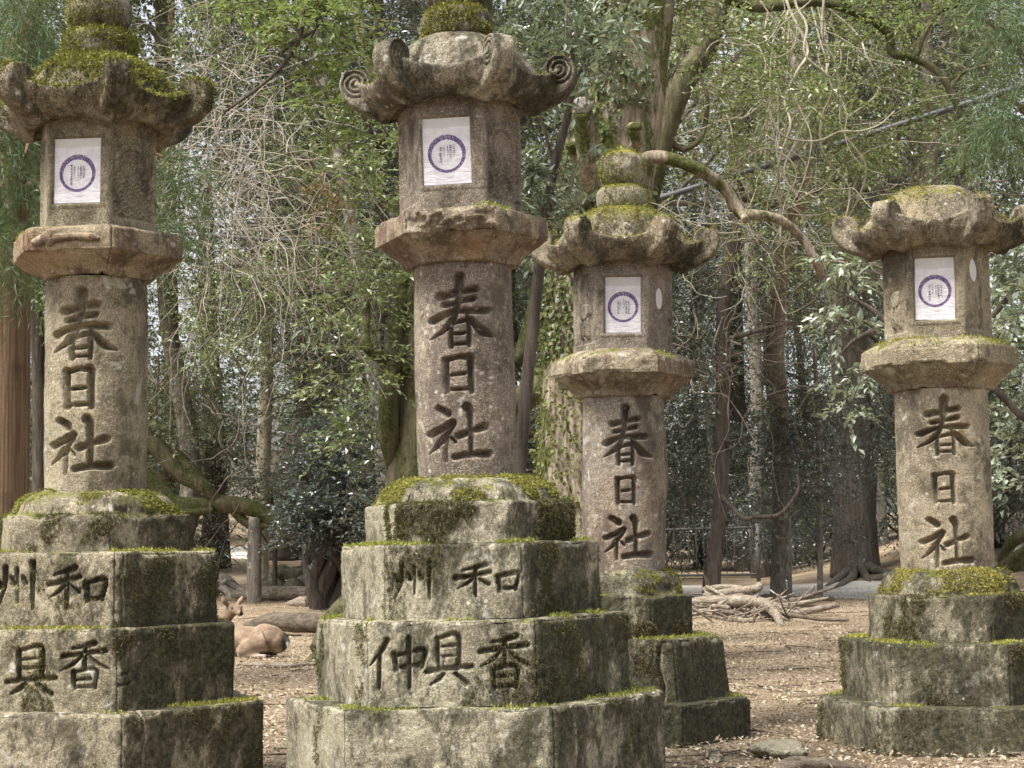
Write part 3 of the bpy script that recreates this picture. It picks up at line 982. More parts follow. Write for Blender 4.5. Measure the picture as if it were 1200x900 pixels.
        for k, hs, hz, hw, hh_ in L['holes']:
            e = 1 - np.hypot((s - hs) / hw, (z - hz) / hh_)
            out = np.where(face == k, np.maximum(out, .03 * sstep(0, .12, e)), out)
        return out
    pr = [(0, z) for z in np.arange(z0, z1, .0042)] + [(.004, z1), (r * .9, z1)]
    V, F = stone_ring(path, pr, .0032, off + 12.1, carve_box, .006, r)
    obj('firebox', mesh_from('firebox', V, F, [ms['box']]), root)
    na = th - PI / 2
    ap = r * math.cos(PI / 6)
    def frame(s, z, k=0, depth=.0115):
        a = na + k * PI / 3
        c = np.array((math.cos(a), math.sin(a))) * (ap - depth) + np.array((-math.sin(a), math.cos(a))) * s
        return Matrix.Translation((c[0], c[1], z)) @ Matrix.Rotation(a + PI / 2, 4, 'Z') @ Matrix.Rotation(L['paper_tilt'] if k == 0 else 0, 4, 'Y')
    paper_part(root, frame, s0, s1, pz0, pz1, sd)
    for k, hs, hz, hw, hh_ in L['holes']:
        a = np.arange(28) * 2 * PI / 28
        wob = 1 + L['hole_wob'] * np.sin(2 * a + .6)
        ring = np.stack([np.cos(a) * hw * 1.02 * wob, 0 * a - .004, np.sin(a) * hh_ * 1.02 * wob], -1)
        ring2 = ring.copy(); ring2[:, 1] += .004
        V = np.concatenate([ring, ring2, [(0, -.004, 0)]])
        k1 = np.arange(28); k2 = (k1 + 1) % 28
        Fs = [np.stack([k1, k2, k2 + 28, k1 + 28], -1), np.stack([k1, k2, np.full(28, 56)], -1)]
        o = obj('papered_hole', mesh_from('papered_hole', V, Fs, [M['white']], False), root)
        o.matrix_local = frame(hs, hz, k, .012) @ Matrix.Rotation(L.get('hole_rot', 0), 4, 'Y')
        o['label'] = 'small oval opening in the fire box backed with white paper'

    # ---- roof
    zr = zf + .42
    V, F, N = roof_mesh(th + L.get('roof_twist', 0), sd, off + 15, L.get('spiral', 0))
    V = V + np.array((0, 0, zr))
    if isinstance(F, list): Fq = F[0] if F[0].shape[1] == 4 else F[-1]
    obj('roof', mesh_from('roof', V, F, [ms['roof']]), root)
    w = np.ones(len(V))
    nz = sstep(-.1, .12, fbm(V + off, 5, 3, 58) + L['roof_moss'])
    P, Q = pick(V, N, w * sstep(.25, .7, N[:, 2]) * nz * (V[:, 2] > zr + .045) * (V[:, 1] < .25), L['moss_n'][5], 83 + sd)
    mossbag.add(*moss_tufts(P, Q, L.get('roof_tuft', .009), 4, 12 + sd))
    P, Q = pick(V, N, w * (np.abs(N[:, 2]) < .55) * sstep(.1, .3, fbm(V + off, 5, 3, 59) + L['roof_moss']) * (V[:, 2] > zr + .03) * (V[:, 1] < .1), L['moss_n'][5] // 3, 84 + sd)
    darkbag.add(*moss_tufts(P, unit(Q + np.array((0, 0, -.7))), .0085, 3, 13 + sd))

    # ---- finial: ring and jewel
    zc = zr + .258
    r = L.get('ring_r', .138)
    path = circ_path(r, 40, .006)
    pr = [(.02, zc), (.006, zc + .012), (0, zc + .03), (0, zc + .07), (.004, zc + .09), (.018, zc + .108), (.04, zc + .118), (.06, zc + .12), (.12, zc + .12)]
    pr = [tuple(x) for x in catmull([(a, b, 0) for a, b in pr], 40)[:, :2]]
    V, F = stone_ring(path, pr, .006, off + 18, None, .01, r)
    N = vnormals(V, F); w = area_w(V, F)
    obj('finial_ring', mesh_from('finial_ring', V, F, [ms['finial']]), root)
    P, Q = pick(V, N, w * sstep(-.1, .1, fbm(V + off, 8, 3, 61) + L['ring_moss']) * (V[:, 1] < .05), L['moss_n'][6], 85 + sd)
    mossbag.add(*moss_tufts(P, Q, .009, 4, 14 + sd))
    zj = zc + .122
    rj, hj = L['jewel']
    prof = [(.0, 0), (.55, .02), (.82, .14), (.97, .32), (1.0, .48), (.95, .66), (.78, .84), (.48, .95), (.2, 1.0), (.12, 1.06), (.03, 1.11)]
    pr = [(rj * (1 - a), zj - .01 + b * hj) for a, b in prof]
    pr = [tuple(x) for x in catmull([(a, b, 0) for a, b in pr], 46)[:, :2]]
    V, F = stone_ring(circ_path(rj, 30, .006), pr, .006, off + 21, None, .0, rj)
    N = vnormals(V, F); w = area_w(V, F)
    obj('finial_jewel', mesh_from('finial_jewel', V, F, [ms['finial']]), root)
    P, Q = pick(V, N, w * sstep(-.05, .15, fbm(V + off, 7, 3, 62) + L['ring_moss'] - .1) * (V[:, 1] < .05), L['moss_n'][7], 86 + sd)
    mossbag.add(*moss_tufts(P, Q, .008, 4, 15 + sd))

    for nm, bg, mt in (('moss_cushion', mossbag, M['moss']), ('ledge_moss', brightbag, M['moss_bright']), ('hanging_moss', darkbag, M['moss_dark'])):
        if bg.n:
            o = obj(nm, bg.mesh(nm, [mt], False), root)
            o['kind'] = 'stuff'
    return root

def mats(tag_, step, step2, shaft, shaft2, seed, step_moss=.6, plinth_moss=.75, roof_top=.5, roofcol=None, **kw):
    rc = roofcol or ((.24, .20, .15), (.33, .285, .22))
    return {
        'step': stone(tag_ + '_step', step, step2, dark_amt=.5, moss=step_moss, moss_top=.35, pale_amt=.6, seed=seed),
        'plinth': stone(tag_ + '_plinth', step, step2, dark_amt=.4, moss=plinth_moss, moss_top=.6, pale_amt=.5, seed=seed + 1),
        'shaft': stone(tag_ + '_shaft', shaft, shaft2, dark=(.12, .095, .08), dark_amt=kw.get('shaft_dark', .4), pale_amt=.55, orange=kw.get('orange', 0), seed=seed + 2),
        'collar': stone(tag_ + '_collar', kw.get('collar', (.25, .195, .145)), kw.get('collar2', (.35, .29, .225)), dark=(.105, .06, .042), dark_amt=.75, pale_amt=.35, moss_top=.4, orange=.35, seed=seed + 3),
        'box': stone(tag_ + '_box', tuple(x * .88 for x in shaft), tuple(x * .9 for x in shaft2), dark_amt=.4, pale_amt=.1, seed=seed + 4),
        'roof': stone(tag_ + '_roof', *rc, dark_amt=.8, pale_amt=.5, moss=.62, moss_top=roof_top, orange=.2, mossy=(.21, .19, .04), seed=seed + 5),
        'finial': stone(tag_ + '_finial', (.25, .22, .17), (.36, .33, .26), dark_amt=.5, moss=.45, moss_top=roof_top * 1.1, pale_amt=.5, mossy=(.22, .20, .04), seed=seed + 6),
        'relief': stone(tag_ + '_relief', (.33, .23, .16), (.42, .32, .24), dark_amt=.15, pale_amt=.3, orange=.4, seed=seed + 7),
    }

def collar_break(face, s, z):
    """ragged relief band left on the front of the middle lantern's collar"""
    q = np.stack([s, face * 2.0, z], -1)
    rid = fbm(q * np.array((1, 1, 2.2)), 13, 4, 71)
    return np.where((face == 0), -.022 * sstep(-.05, .3, rid) * sstep(.15, .12, np.abs(s)) * sstep(2.008, 2.03, z) * sstep(2.10, 2.085, z) + .008 * sstep(.05, .3, -rid) * (z > 2.0) * (z < 2.09), 0)

LANTERNS = [
 dict(x=-1.5828, y=6.4172, th=-.1327, lx=.0003, ly=.001, seed=1, twist=(0, 0, 0, 0),
      label='leftmost stone lantern, roof dome thick with olive moss, carved branch on its collar',
      mats=mats('lantern_olive', (.33, .29, .21), (.43, .38, .29), (.32, .275, .20), (.40, .35, .265), 1, .74, .6, .95, collar=(.30, .235, .17), collar2=(.38, .31, .23)),
      steps=[(.6626, -.06, .3262, FINE, [('joint', 1, -.24, .005, .004)], 0),
             (.5516, .3262, .6114, FINE, [('fragrant', .071, .238, .568, .404, 0, .020), ('tool', -.127, .047, .551, .384, 0, .020), ('ten', -.262, -.212, .596, .515, 1, .012), ('two', -.262, -.216, .468, .405, 1, .012), ('joint', 1, .0, .004, .002)], 0),
             (.4834, .6114, .8758, FINE, [('wa', 0, .208, .832, .681, 0, .022), ('shu', -.196, -.051, .841, .679, 0, .022), ('joint', 1, -.21, .004, .002)], 0)],
      plinth=(.379, .8758, 1.013, 1.103), shaft=(.1875, 1.095, 1.905), text=[('spring', -2.262, -.917, 1.845, 1.584), ('sun', -1.999, -1.344, 1.559, 1.406), ('shrine', -2.328, -1.052, 1.372, 1.164)],
      collar_r=.3417, collar=(1.90, 1.982, 2.068, 2.085), paper=(-.096, .083, 2.419, 2.174), paper_tilt=.006, waves=(1,), figure=(), holes=[], hole_wob=0,
      wscale=1.22, cut=.030, branch=True, side_bias=-.02, dome_moss=-.02, collar_moss=-.35, roof_moss=.3, ring_moss=.25, jewel=(.122, .175), roof_tuft=.011,
      moss_n=(2600, 1800, 3800, 1500, 150, 9000, 2200, 1600)),
 dict(spiral=.011, x=-.1593, y=6.2607, th=-.1086, lx=-.0136, ly=.0056, seed=2, twist=(0, 0, 0, 0),
      label='tall stone lantern second from left, crisp spiral roof scrolls and moss hanging over its plinth',
      mats=mats('lantern_mauve', (.34, .31, .24), (.44, .41, .32), (.265, .215, .185), (.345, .29, .25), 12, .84, .75, .25, ((.235, .20, .155), (.34, .31, .25)), shaft_dark=.7, collar=(.26, .20, .155), collar2=(.38, .32, .25)),
      steps=[(.7022, -.06, .3434, FINE, [('joint', 1, -.24, .006, .006)], 0),
             (.5816, .3434, .6302, FINE, [('fragrant', .093, .266, .580, .401, 0, .022), ('tool', -.086, .065, .584, .416, 0, .022), ('middle', -.285, -.086, .574, .408, 0, .022), ('two', -.282, -.244, .50, .42, 1, .011)], 0),
             (.4832, .6302, .8903, FINE, [('wa', .009, .232, .822, .705, 0, .020), ('shu', -.208, -.074, .830, .702, 0, .020)], 0)],
      plinth=(.3949, .8903, 1.0345, 1.128), shaft=(.181, 1.12, 1.921), text=[('spring', -2.278, -.855, 1.864, 1.596), ('sun', -2.018, -1.334, 1.568, 1.432), ('shrine', -2.381, -1.075, 1.389, 1.183)],
      collar_r=.3335, collar=(1.911, 2.004, 2.09, 2.105), collar_carve=collar_break, paper=(-.109, .067, 2.442, 2.195), paper_tilt=-.012, waves=(1,), figure=(), holes=[], hole_wob=0,
      wscale=1.12, cut=.027, side_bias=.02, dome_moss=.10, collar_moss=.0, roof_moss=-.3, ring_moss=.05, jewel=(.12, .17),
      moss_n=(2600, 2600, 6000, 3000, 900, 500, 1500, 300)),
 dict(x=.503, y=7.8885, th=-.0865, lx=.0144, ly=.0033, seed=3, twist=(-.05, .0, 0, -.12),
      label='stone lantern behind the others, rounded yellow-mossed jewel finial on its roof, split lower blocks',
      mats=mats('lantern_grey', (.25, .225, .165), (.34, .31, .235), (.29, .24, .21), (.37, .32, .285), 23, 1.25, 1.0, .95, shaft_dark=.75, orange=.2, collar=(.33, .265, .195), collar2=(.43, .37, .29)),
      steps=[(.5784, -.06, .19, .0055, [('joint', 0, .15, .012, .006)], .0),
             (.452, .19, .462, .0055, [('joint', 0, .165, .012, .006)], .035)],
      plinth=(.323, .462, .65, .760), shaft=(.189, .752, 1.56), text=[('spring', -2.123, -.908, 1.500, 1.235), ('sun', -1.842, -1.324, 1.185, 1.057), ('shrine', -2.133, -.955, 1.003, .807)],
      collar_r=.3431, collar=(1.552, 1.649, 1.728, 1.765), paper=(-.054 - .022, .108 - .022, 2.099, 1.841), paper_tilt=.004, waves=(), figure=(-1,), holes=[(1, .0, 2.01, .028, .048)], hole_wob=.0,
      wscale=1.22, cut=.034, side_bias=.08, dome_moss=-.03, collar_moss=-.3, roof_moss=.14, ring_moss=.2, ring_r=.122, jewel=(.106, .185),
      moss_n=(1500, 1800, 1800, 1500, 100, 2200, 400, 1100)),
 dict(x=1.9099, y=7.5128, th=-.258, lx=-.0052, ly=-.0097, seed=4, twist=(0, 0, 0, 0),
      label='rightmost stone lantern, no jewel on its roof, orange-stained shaft and green plinth',
      mats=mats('lantern_tan', (.25, .225, .165), (.34, .31, .235), (.34, .285, .215), (.43, .37, .285), 34, 1.3, 1.15, .55, orange=.6, collar=(.33, .275, .195), collar2=(.42, .365, .27)),
      steps=[(.5944, -.08, .2, .0052, [], 0), (.4836, .2, .453, .0052, [], 0)],
      plinth=(.3564, .453, .649, .756), shaft=(.2, .748, 1.54), text=[('spring', -2.370, -1.094, 1.492, 1.244), ('sun', -2.073, -1.568, 1.171, 1.035), ('shrine', -2.380, -1.292, .976, .764)],
      collar_r=.3457, collar=(1.532, 1.636, 1.72, 1.757), paper=(-.089, .08, 2.107, 1.835), paper_tilt=.03, waves=(), figure=(-1,), holes=[(1, -.02, 2.055, .026, .052)], hole_wob=.18, hole_rot=-.35,
      wscale=1.15, cut=.032, side_bias=.06, dome_moss=.02, collar_moss=-.05, roof_moss=-.02, ring_moss=.1, jewel=(.10, .15), no_finial=True,
      moss_n=(1800, 1600, 2600, 1200, 500, 1600, 0, 0)),
]
for L in LANTERNS:
    rt = lantern(L)
    if L.get('no_finial'):
        for ch in list(rt.children):
            if ch.name.startswith(('finial',)): bpy.data.objects.remove(ch)
# ------------------------------------------------------------------ foliage generators
def sprays(C, R, rng, twigs=8, leaves=11, L=.07, W=.034, droop=.15, out=None, twig_r=.0035, flat=.6, angle=.9, tl=None):
    """leafy twigs growing from clump centres C (n,3) with clump radius R -> (leaf V,F), (twig V,F)"""
    n = len(C)
    R = np.broadcast_to(R, (n,))
    B = np.repeat(C, twigs, 0); r = np.repeat(R, twigs)
    m = len(B)
    D = rng.normal(size=(m, 3)); D[:, 2] = D[:, 2] * flat + .12
    if out is not None: D = D * .8 + np.repeat(out, twigs, 0) * .9
    D = unit(D)
    ln = r * (.65 + .6 * rng.random(m))
    B = B + rng.normal(size=(m, 3)) * r[:, None] * .22
    t = np.linspace(.15, 1, leaves)
    tt = np.tile(t, m); sid = np.tile(np.where(np.arange(leaves) % 2, 1.0, -1.0), m)
    Dl = np.repeat(D, leaves, 0); ll = np.repeat(ln, leaves)
    P = np.repeat(B, leaves, 0) + Dl * (ll * tt)[:, None]
    P[:, 2] -= droop * ll * tt ** 2
    up = unit(rng.normal(size=(len(P), 3)) * .38 + np.array((0, 0, 1.0)))
    S = unit(np.cross(Dl, up))
    a = angle * (1 - .35 * tt)
    dirv = unit(Dl * np.cos(a)[:, None] + S * (sid * np.sin(a))[:, None] + rng.normal(size=P.shape) * .28 + np.array((0, 0, -.22)))
    k = .65 + .6 * rng.random(len(P))
    LV, LF = leaf_quads(P, dirv, up, L * k, W * k)
    # twig as a 3-sided sliver bent by the droop
    mid = B + D * (ln * .55)[:, None]; mid[:, 2] -= droop * ln * .3
    tip = B + D * ln[:, None]; tip[:, 2] -= droop * ln
    S2 = unit(np.cross(D, np.array((.2, .1, 1.0)))); U2 = np.cross(S2, D)
    ring = [S2, -.5 * S2 + .87 * U2, -.5 * S2 - .87 * U2]
    TV = np.stack([B + q * twig_r for q in ring] + [mid + q * twig_r * .75 for q in ring] + [tip + q * twig_r * .35 for q in ring], 1).reshape(-1, 3)
    f = []
    for a_ in (0, 3):
        for j in range(3): f.append((a_ + j, a_ + (j + 1) % 3, a_ + 3 + (j + 1) % 3, a_ + 3 + j))
    TF = (np.arange(m)[:, None, None] * 9 + np.array(f)[None]).reshape(-1, 4)
    return (LV, LF), (TV, TF)


def in_ellipsoids(E, n, rng, shell=.5):
    """n points spread through ellipsoids given as (cx,cy,cz,rx,ry,rz), denser towards their skin; plus outward directions"""
    E = np.asarray(E, dtype=float)
    vol = E[:, 3] * E[:, 4] * E[:, 5]
    i = rng.choice(len(E), size=n, p=vol / vol.sum())
    d = unit(rng.normal(size=(n, 3)))
    r = rng.random(n) ** shell
    return E[i, :3] + d * r[:, None] * E[i, 3:], d


def branchy(bag, base, tips, r0, rng, sides=6, wig=.12):
    """thin boughs from points on the trunk line to clump centres"""
    for b, t, r in zip(base, tips, r0):
        m = (b + t) / 2 + rng.normal(size=3) * np.linalg.norm(t - b) * wig
        P = catmull([b, m, t], 9)
        bag.add(*tube(P, np.linspace(r, r * .25, 9), sides))


def rough_tube(P, R, sides, seed, amp=.12, flare=0, n=None):
    n = n or max(14, len(P) * 8)
    Q = catmull(P, n)
    k = np.linspace(0, len(P) - 1, n)
    rr = np.interp(k, range(len(P)), R)
    V, F = tube(Q, rr, sides)
    body = V[:n * sides].reshape(n, sides, 3)
    ctr = Q[:, None, :]
    a = np.arange(sides) * 2 * PI / sides
    q = np.stack([np.cos(a)[None] * 1.2 + 0 * k[:, None], np.sin(a)[None] * 1.2 + 0 * k[:, None], k[:, None] * .55 + seed * 3.7 + 0 * a[None]], -1).reshape(-1, 3)
    d = 1 + amp * (fbm(q, 1.4, 3, seed) + .5 * fbm(q * np.array((2.2, 2.2, .8)), 2.0, 2, seed + 3)).reshape(n, sides)
    if flare:
        h = Q[:, 2] - Q[0, 2]
        ph = seed * 1.3
        lob = 1 + .45 * np.sin(5 * a[None] + ph) + .25 * np.sin(3 * a[None] + ph * 2)
        d = d + flare * np.exp(-np.maximum(h, 0) / (3.0 * R[0]))[:, None] * lob * .6
    body[:] = ctr + (body - ctr) * d[..., None]
    V[:n * sides] = body.reshape(-1, 3)
    return V, F


def ivy_on(P, R, n, rng, L=.05, W=.04, lift=.03):
    """leaves hugging a trunk"""
    Q = catmull(P, 80); k = np.linspace(0, len(P) - 1, 80)
    rr = np.interp(k, range(len(P)), R)
    i = rng.integers(0, 80, n)
    a = rng.random(n) * 2 * PI
    N = np.stack([np.cos(a), np.sin(a), 0 * a], -1)
    C = Q[i] + rng.normal(size=(n, 3)) * np.array((.02, .02, .05)) + N * (rr[i] * 1.03 + lift * rng.random(n))[:, None]
    D = unit(rng.normal(size=(n, 3)) * .6 + np.array((0, 0, -.7)) + N * .35)
    kk = .6 + .8 * rng.random(n)
    return leaf_quads(C, D, unit(N + rng.normal(size=(n, 3)) * .35), L * kk, W * kk, .12), C


def pts(*a):
    return [at(*q) for q in a]


def place(o, label, cat, group=None):
    return tag(o, label, cat, group)


def leafy(name, lv, lf, tv, tf, mat, parent, tw='twig_dark'):
    """leaves and the fine twigs that carry them, one crown"""
    me = mesh_from(name, np.concatenate([lv, tv]), [lf, tf + len(lv)], [mat, M[tw]], False, np.concatenate([np.zeros(len(lf), int), np.ones(len(tf), int)]))
    return obj(name, me, parent)


# ------------------------------------------------------------------ prototypes of the wood behind
def tree_proto(seed, height, r0, E, n_cl, leafmat_, barkmat, L=.075, W=.036, twigs=8, leaves=11, lean=0.0, cr=(.45, .8), limbs=10):
    rng = np.random.default_rng(seed)
    root = empty('broadleaf_tree')
    P = [np.array((0, 0, -.15))]
    for z in np.linspace(.12, 1, 6): P.append(np.array((lean * z * z * height + rng.normal() * .10 * height / 12, rng.normal() * .10 * height / 12, z * height)))
    b = Bag()
    b.add(*rough_tube(P, np.linspace(r0, r0 * .3, len(P)), 14, seed, .10, .8))
    C, d = in_ellipsoids(E, n_cl, rng)
    line = catmull(P, 40)
    tips = C[rng.choice(len(C), min(limbs, len(C)), False)]
    base = [line[np.argmin(np.abs(line[:, 2] - (t[2] - .35 * np.hypot(t[0], t[1]) - .4)))] for t in tips]
    branchy(b, base, tips, [r0 * rng.uniform(.22, .42) for _ in tips], rng, 7, .14)
    obj('trunk', b.mesh('trunk', [barkmat]), root)
    (lv, lf), (tv, tf) = sprays(C, cr[0] + (cr[1] - cr[0]) * rng.random(len(C)), rng, twigs, leaves, L, W, .2, d)
    leafy('crown', lv, lf, tv, tf, leafmat_, root)
    return root


def shrub_proto(seed, w, h, n_cl, leafmat_, L=.06, W=.03, stems=6, leaves=11, low=.25, twigs=8):
    rng = np.random.default_rng(seed)
    root = empty('evergreen_shrub')
    E = [(0, 0, h * .55, w * .5, w * .5, h * .46)] + [(rng.normal() * w * .28, rng.normal() * w * .28, h * rng.uniform(low, .85), w * .3, w * .3, h * .22) for _ in range(5)]
    C, d = in_ellipsoids(E, n_cl, rng, .42)
    C[:, 2] = np.maximum(C[:, 2], .12)
    b = Bag()
    for k in range(stems):
        t = C[rng.integers(len(C))]
        b.add(*tube(catmull([np.array((rng.normal() * .1, rng.normal() * .1, -.1)), t * np.array((.45, .45, .5)) + rng.normal(size=3) * .08, t], 12), np.linspace(.028, .008, 12) * h / 2.6, 6))
    obj('stems', b.mesh('stems', [M['bark_dark']]), root)
    (lv, lf), (tv, tf) = sprays(C, (.3 + .3 * rng.random(len(C))) * h / 2.8, rng, twigs, leaves, L, W, .25, d)
    leafy('foliage', lv, lf, tv, tf, leafmat_, root)
    return root


def copy_tree(o, parent=None):
    c = o.copy(); COL.objects.link(c); c.parent = parent
    for ch in o.children: copy_tree(ch, c)
    return c


TALL = [(0, 0, 9.5, 2.6, 2.6, 4.2), (1.3, .3, 6, 1.6, 1.6, 1.4), (-1.4, -.2, 5, 1.5, 1.6, 1.2), (.3, .8, 3.6, 1.3, 1.3, .9)]
TALL2 = [(0, 0, 8, 2.2, 2.4, 4.6), (1.5, 0, 9, 1.5, 1.5, 2.2), (-1.6, .3, 6.5, 1.5, 1.4, 2.0)]
SPARSE = [(0, 0, 9, 2.4, 2.4, 3.6), (.8, 0, 4.6, 1.2, 1.2, 1.0)]
protos = {
    'dark': tree_proto(11, 12.5, .14, TALL, 330, M['leaf_dark'], M['bark_dark'], .085, .042),
    'blue': tree_proto(12, 12, .12, TALL2, 300, M['leaf_blue'], M['bark_grey'], .08, .038, lean=.08),
    'mid': tree_proto(13, 13, .15, TALL, 310, M['leaf_mid'], M['bark_grey'], .085, .042, lean=-.06),
    'olive': tree_proto(14, 12, .11, SPARSE, 190, M['leaf_olive'], M['bark_dark'], .075, .035, lean=.14),
    'pale': tree_proto(15, 12, .12, TALL2, 240, M['leaf_pale'], M['bark_grey'], .09, .042),
}
sprotos = {
    'dark': shrub_proto(21, 2.9, 3.0, 115, M['leaf_dark'], .07, .036),
    'blue': shrub_proto(22, 3.0, 2.7, 115, M['leaf_blue'], .062, .032),
    'mid': shrub_proto(23, 2.8, 3.2, 110, M['leaf_mid'], .066, .032),
    'pale': shrub_proto(24, 2.6, 3.0, 55, M['leaf_pale'], .075, .036),
}
TREE_LABEL = {
    'dark': 'dark glossy evergreen tree standing deep in the wood', 'blue': 'blue-green small-leaved tree standing deep in the wood',
    'mid': 'mid-green leafy tree standing deep in the wood', 'olive': 'thin olive-leaved tree with a bare lower trunk deep in the wood',
    'pale': 'pale grey-green leafed tree standing deep in the wood'}
SHRUB_LABEL = {
    'dark': 'dark glossy evergreen bush of the understorey beyond the path', 'blue': 'blue-grey small-leaved bush of the understorey beyond the path',
    'mid': 'mid-green leafy bush of the understorey beyond the path', 'pale': 'pale-leaved loose bush of the understorey beyond the path'}
used = {}

def put(kind, px, Y, s, rz, shrub=False, dz=0):
    src = (sprotos if shrub else protos)[kind]
    key = (kind, shrub)
    o = src if key not in used else copy_tree(src)
    used[key] = 1
    x = at(px, 600, Y)[0]
    o.location = (x, Y, gz(x, Y) + dz)
    o.rotation_euler = (0, 0, rz)
    o.scale = (s, s, s * random.uniform(.92, 1.12))
    tag(o, (SHRUB_LABEL if shrub else TREE_LABEL)[kind], 'shrub' if shrub else 'tree', ('%s understorey bushes' if shrub else '%s trees of the wood') % {'dark': 'dark evergreen', 'blue': 'blue-green', 'mid': 'mid-green', 'olive': 'olive', 'pale': 'pale-leaved'}[kind])
    return o

rr = random.Random(5)
# rows of trees, near to far
for Y, xs_, kinds in ((22.5, (140, 448, 730, 1100), 'mid dark mid mid'), (27, (60, 180, 600, 1130), 'dark mid dark blue'), (29.5, (372, 1120, 690), 'dark mid dark'), (33, (-20, 395, 520, 1090), 'mid dark blue dark'),
                      (40, (70, 470, 620, 720, 830, 930, 1050), 'blue dark mid dark blue dark blue'), (48, (0, 120, 385, 560, 690, 780, 875, 1010), 'dark olive dark blue pale dark olive mid'),
                      (58, (40, 440, 640, 840), 'mid dark mid olive'), (70, (360, 500, 740), 'mid pale dark')):
    for px, kd in zip(xs_, kinds.split()):
        jx = 22 if Y > 23 else 2
        put(kd, px + rr.uniform(-jx, jx), Y + rr.uniform(-2.5, 2.5) * (Y > 23), rr.uniform(.85, 1.2), rr.uniform(0, 6.28))
# understorey
for Y, xs_, kinds in ((26.5, (455, 490), 'blue dark'), (27, (625, 660), 'blue dark'), (31, (15, 120, 205, 640, 1180, 1140), 'dark mid dark blue dark blue'),
                      (38.5, (60, 180, 420, 560, 700, 775, 905, 960, 1120, 1195), 'mid dark blue dark blue dark blue mid dark mid'), (44, (-10, 130, 215, 400, 500, 600, 740, 820, 870, 935, 990, 1070, 1160), 'dark blue mid dark mid dark blue dark dark blue dark blue dark'),
                      (52, (30, 95, 165, 420, 540, 660, 770, 850, 930, 1010, 1100, 1190), 'blue dark mid blue mid dark dark blue dark mid dark blue'), (62, (0, 80, 180, 250, 350, 470, 560, 670, 800, 890, 980, 1080, 1170), 'mid dark blue mid pale dark blue mid dark blue pale dark mid')):
    for px, kd in zip(xs_, kinds.split()):
        put(kd, px + rr.uniform(-14, 14), Y + rr.uniform(-1.5, 1.5), rr.uniform(.85, 1.35) * (1 + max(0, Y - 40) * .012), rr.uniform(0, 6.28), True)

# the far wood reads as one mass of leaves
rng = np.random.default_rng(77)
n = 520
Yf = rng.uniform(76, 96, n); xf = rng.uniform(-.40, .40, n) * Yf; zf_ = rng.random(n) ** .9 * 25
C = np.stack([xf, Yf, zf_ + terrain(xf, Yf)], -1)
uf = C[:, 0] / C[:, 1]
keep = fbm(C, .12, 3, 90) + .14 - .42 * sstep(8, 18, zf_) - .3 * sstep(.22, .26, uf) * sstep(6, 9, zf_) - .3 * sstep(.10, .04, np.abs(uf + .17)) * sstep(9, 13, zf_) > -.02
C = C[keep]
(lv, lf), (tv, tf) = sprays(C, 1.5, rng, 9, 12, .30, .16, .2)
fw = obj('far_woods', mesh_from('far_woods', lv, lf, [M['leaf_mid']], False))
tag(fw, 'distant wood closing the view behind the nearer trees', 'far woods', kind='stuff')

M['bark_trunk'] = bark('bark_trunk', (.10, .085, .066), (.20, .175, .14), .22, (.10, .11, .045))
# ------------------------------------------------------------------ trees one can tell apart
def solo(name, label, cat, trunks, barkmat, sides=18, flare=.0, seed=1, group=None):
    root = empty(name, trunks[0][0][0])
    tag(root, label, cat, group)
    o0 = np.array(trunks[0][0][0])
    b = Bag()
    for i, (P, R) in enumerate(trunks):
        V, F = rough_tube(P, R, sides if i == 0 else 10, seed + i, .10, flare if i == 0 else 0, max(16, 10 * len(P)))
        b.add(V - o0, F)
    obj('trunk', b.mesh('trunk', [barkmat]), root)
    return root, o0

def crown_part(root, o0, C, R, mat, rng, name='crown', twigs=7, leaves=10, L=.07, W=.035, droop=.2, out=None, flat=.6, angle=.9, tw='twig_dark'):
    (lv, lf), (tv, tf) = sprays(np.asarray(C) - o0, R, rng, twigs, leaves, L, W, droop, out, .0035, flat, angle)
    return leafy(name, lv, lf, tv, tf, mat, root, tw)

def px_cloud(boxes, n, rng):
    """clump centres inside image-surveyed regions (x0, y0, x1, y1, depth0, depth1)"""
    out = []
    a = np.array([(b[2] - b[0]) * (b[3] - b[1]) for b in boxes], dtype=float)
    for i in rng.choice(len(boxes), n, p=a / a.sum()):
        x0, y0, x1, y1, d0, d1 = boxes[i]
        out.append(at(rng.uniform(x0, x1), rng.uniform(y0, y1), rng.uniform(d0, d1)))
    return np.array(out)

def ground_pt(px, Y):
    x = at(px, 600, Y)[0]
    return np.array((x, Y, gz(x, Y) - .08))

def bough(P3, r0, r1): return (P3, np.linspace(r0, r1, len(P3)))

# cedar at the left edge
rng = np.random.default_rng(101)
Yc = 11.0
cp = [ground_pt(-8, Yc)] + pts((2, 560, Yc), (6, 300, Yc), (22, 90, Yc), (34, -60, Yc + .2), (40, -260, Yc + .3))
root, o0 = solo('cedar_tree', 'reddish-brown cedar with drooping green sprays at the left edge', 'tree', [(cp, [.20, .175, .165, .10, .085, .06]),
    bough(pts((8, 300, Yc), (-20, 150, Yc - .6), (-60, 120, Yc - 1)), .035, .01), bough(pts((14, 230, Yc), (90, 190, Yc - .2), (150, 170, Yc), (205, 190, Yc)), .035, .008), bough(pts((20, 120, Yc), (40, 130, Yc - .9), (30, 180, Yc - 1.4)), .03, .008)], M['bark_cedar'], 22, .25, 3)
C = px_cloud([(-30, 60, 55, 330, 9.8, 10.7), (-20, 20, 40, 120, 11, 11.6), (165, 160, 222, 285, 9.9, 10.6), (30, 60, 60, 130, 10.5, 11), (-10, -20, 62, 110, 9.8, 10.6)], 100, rng)
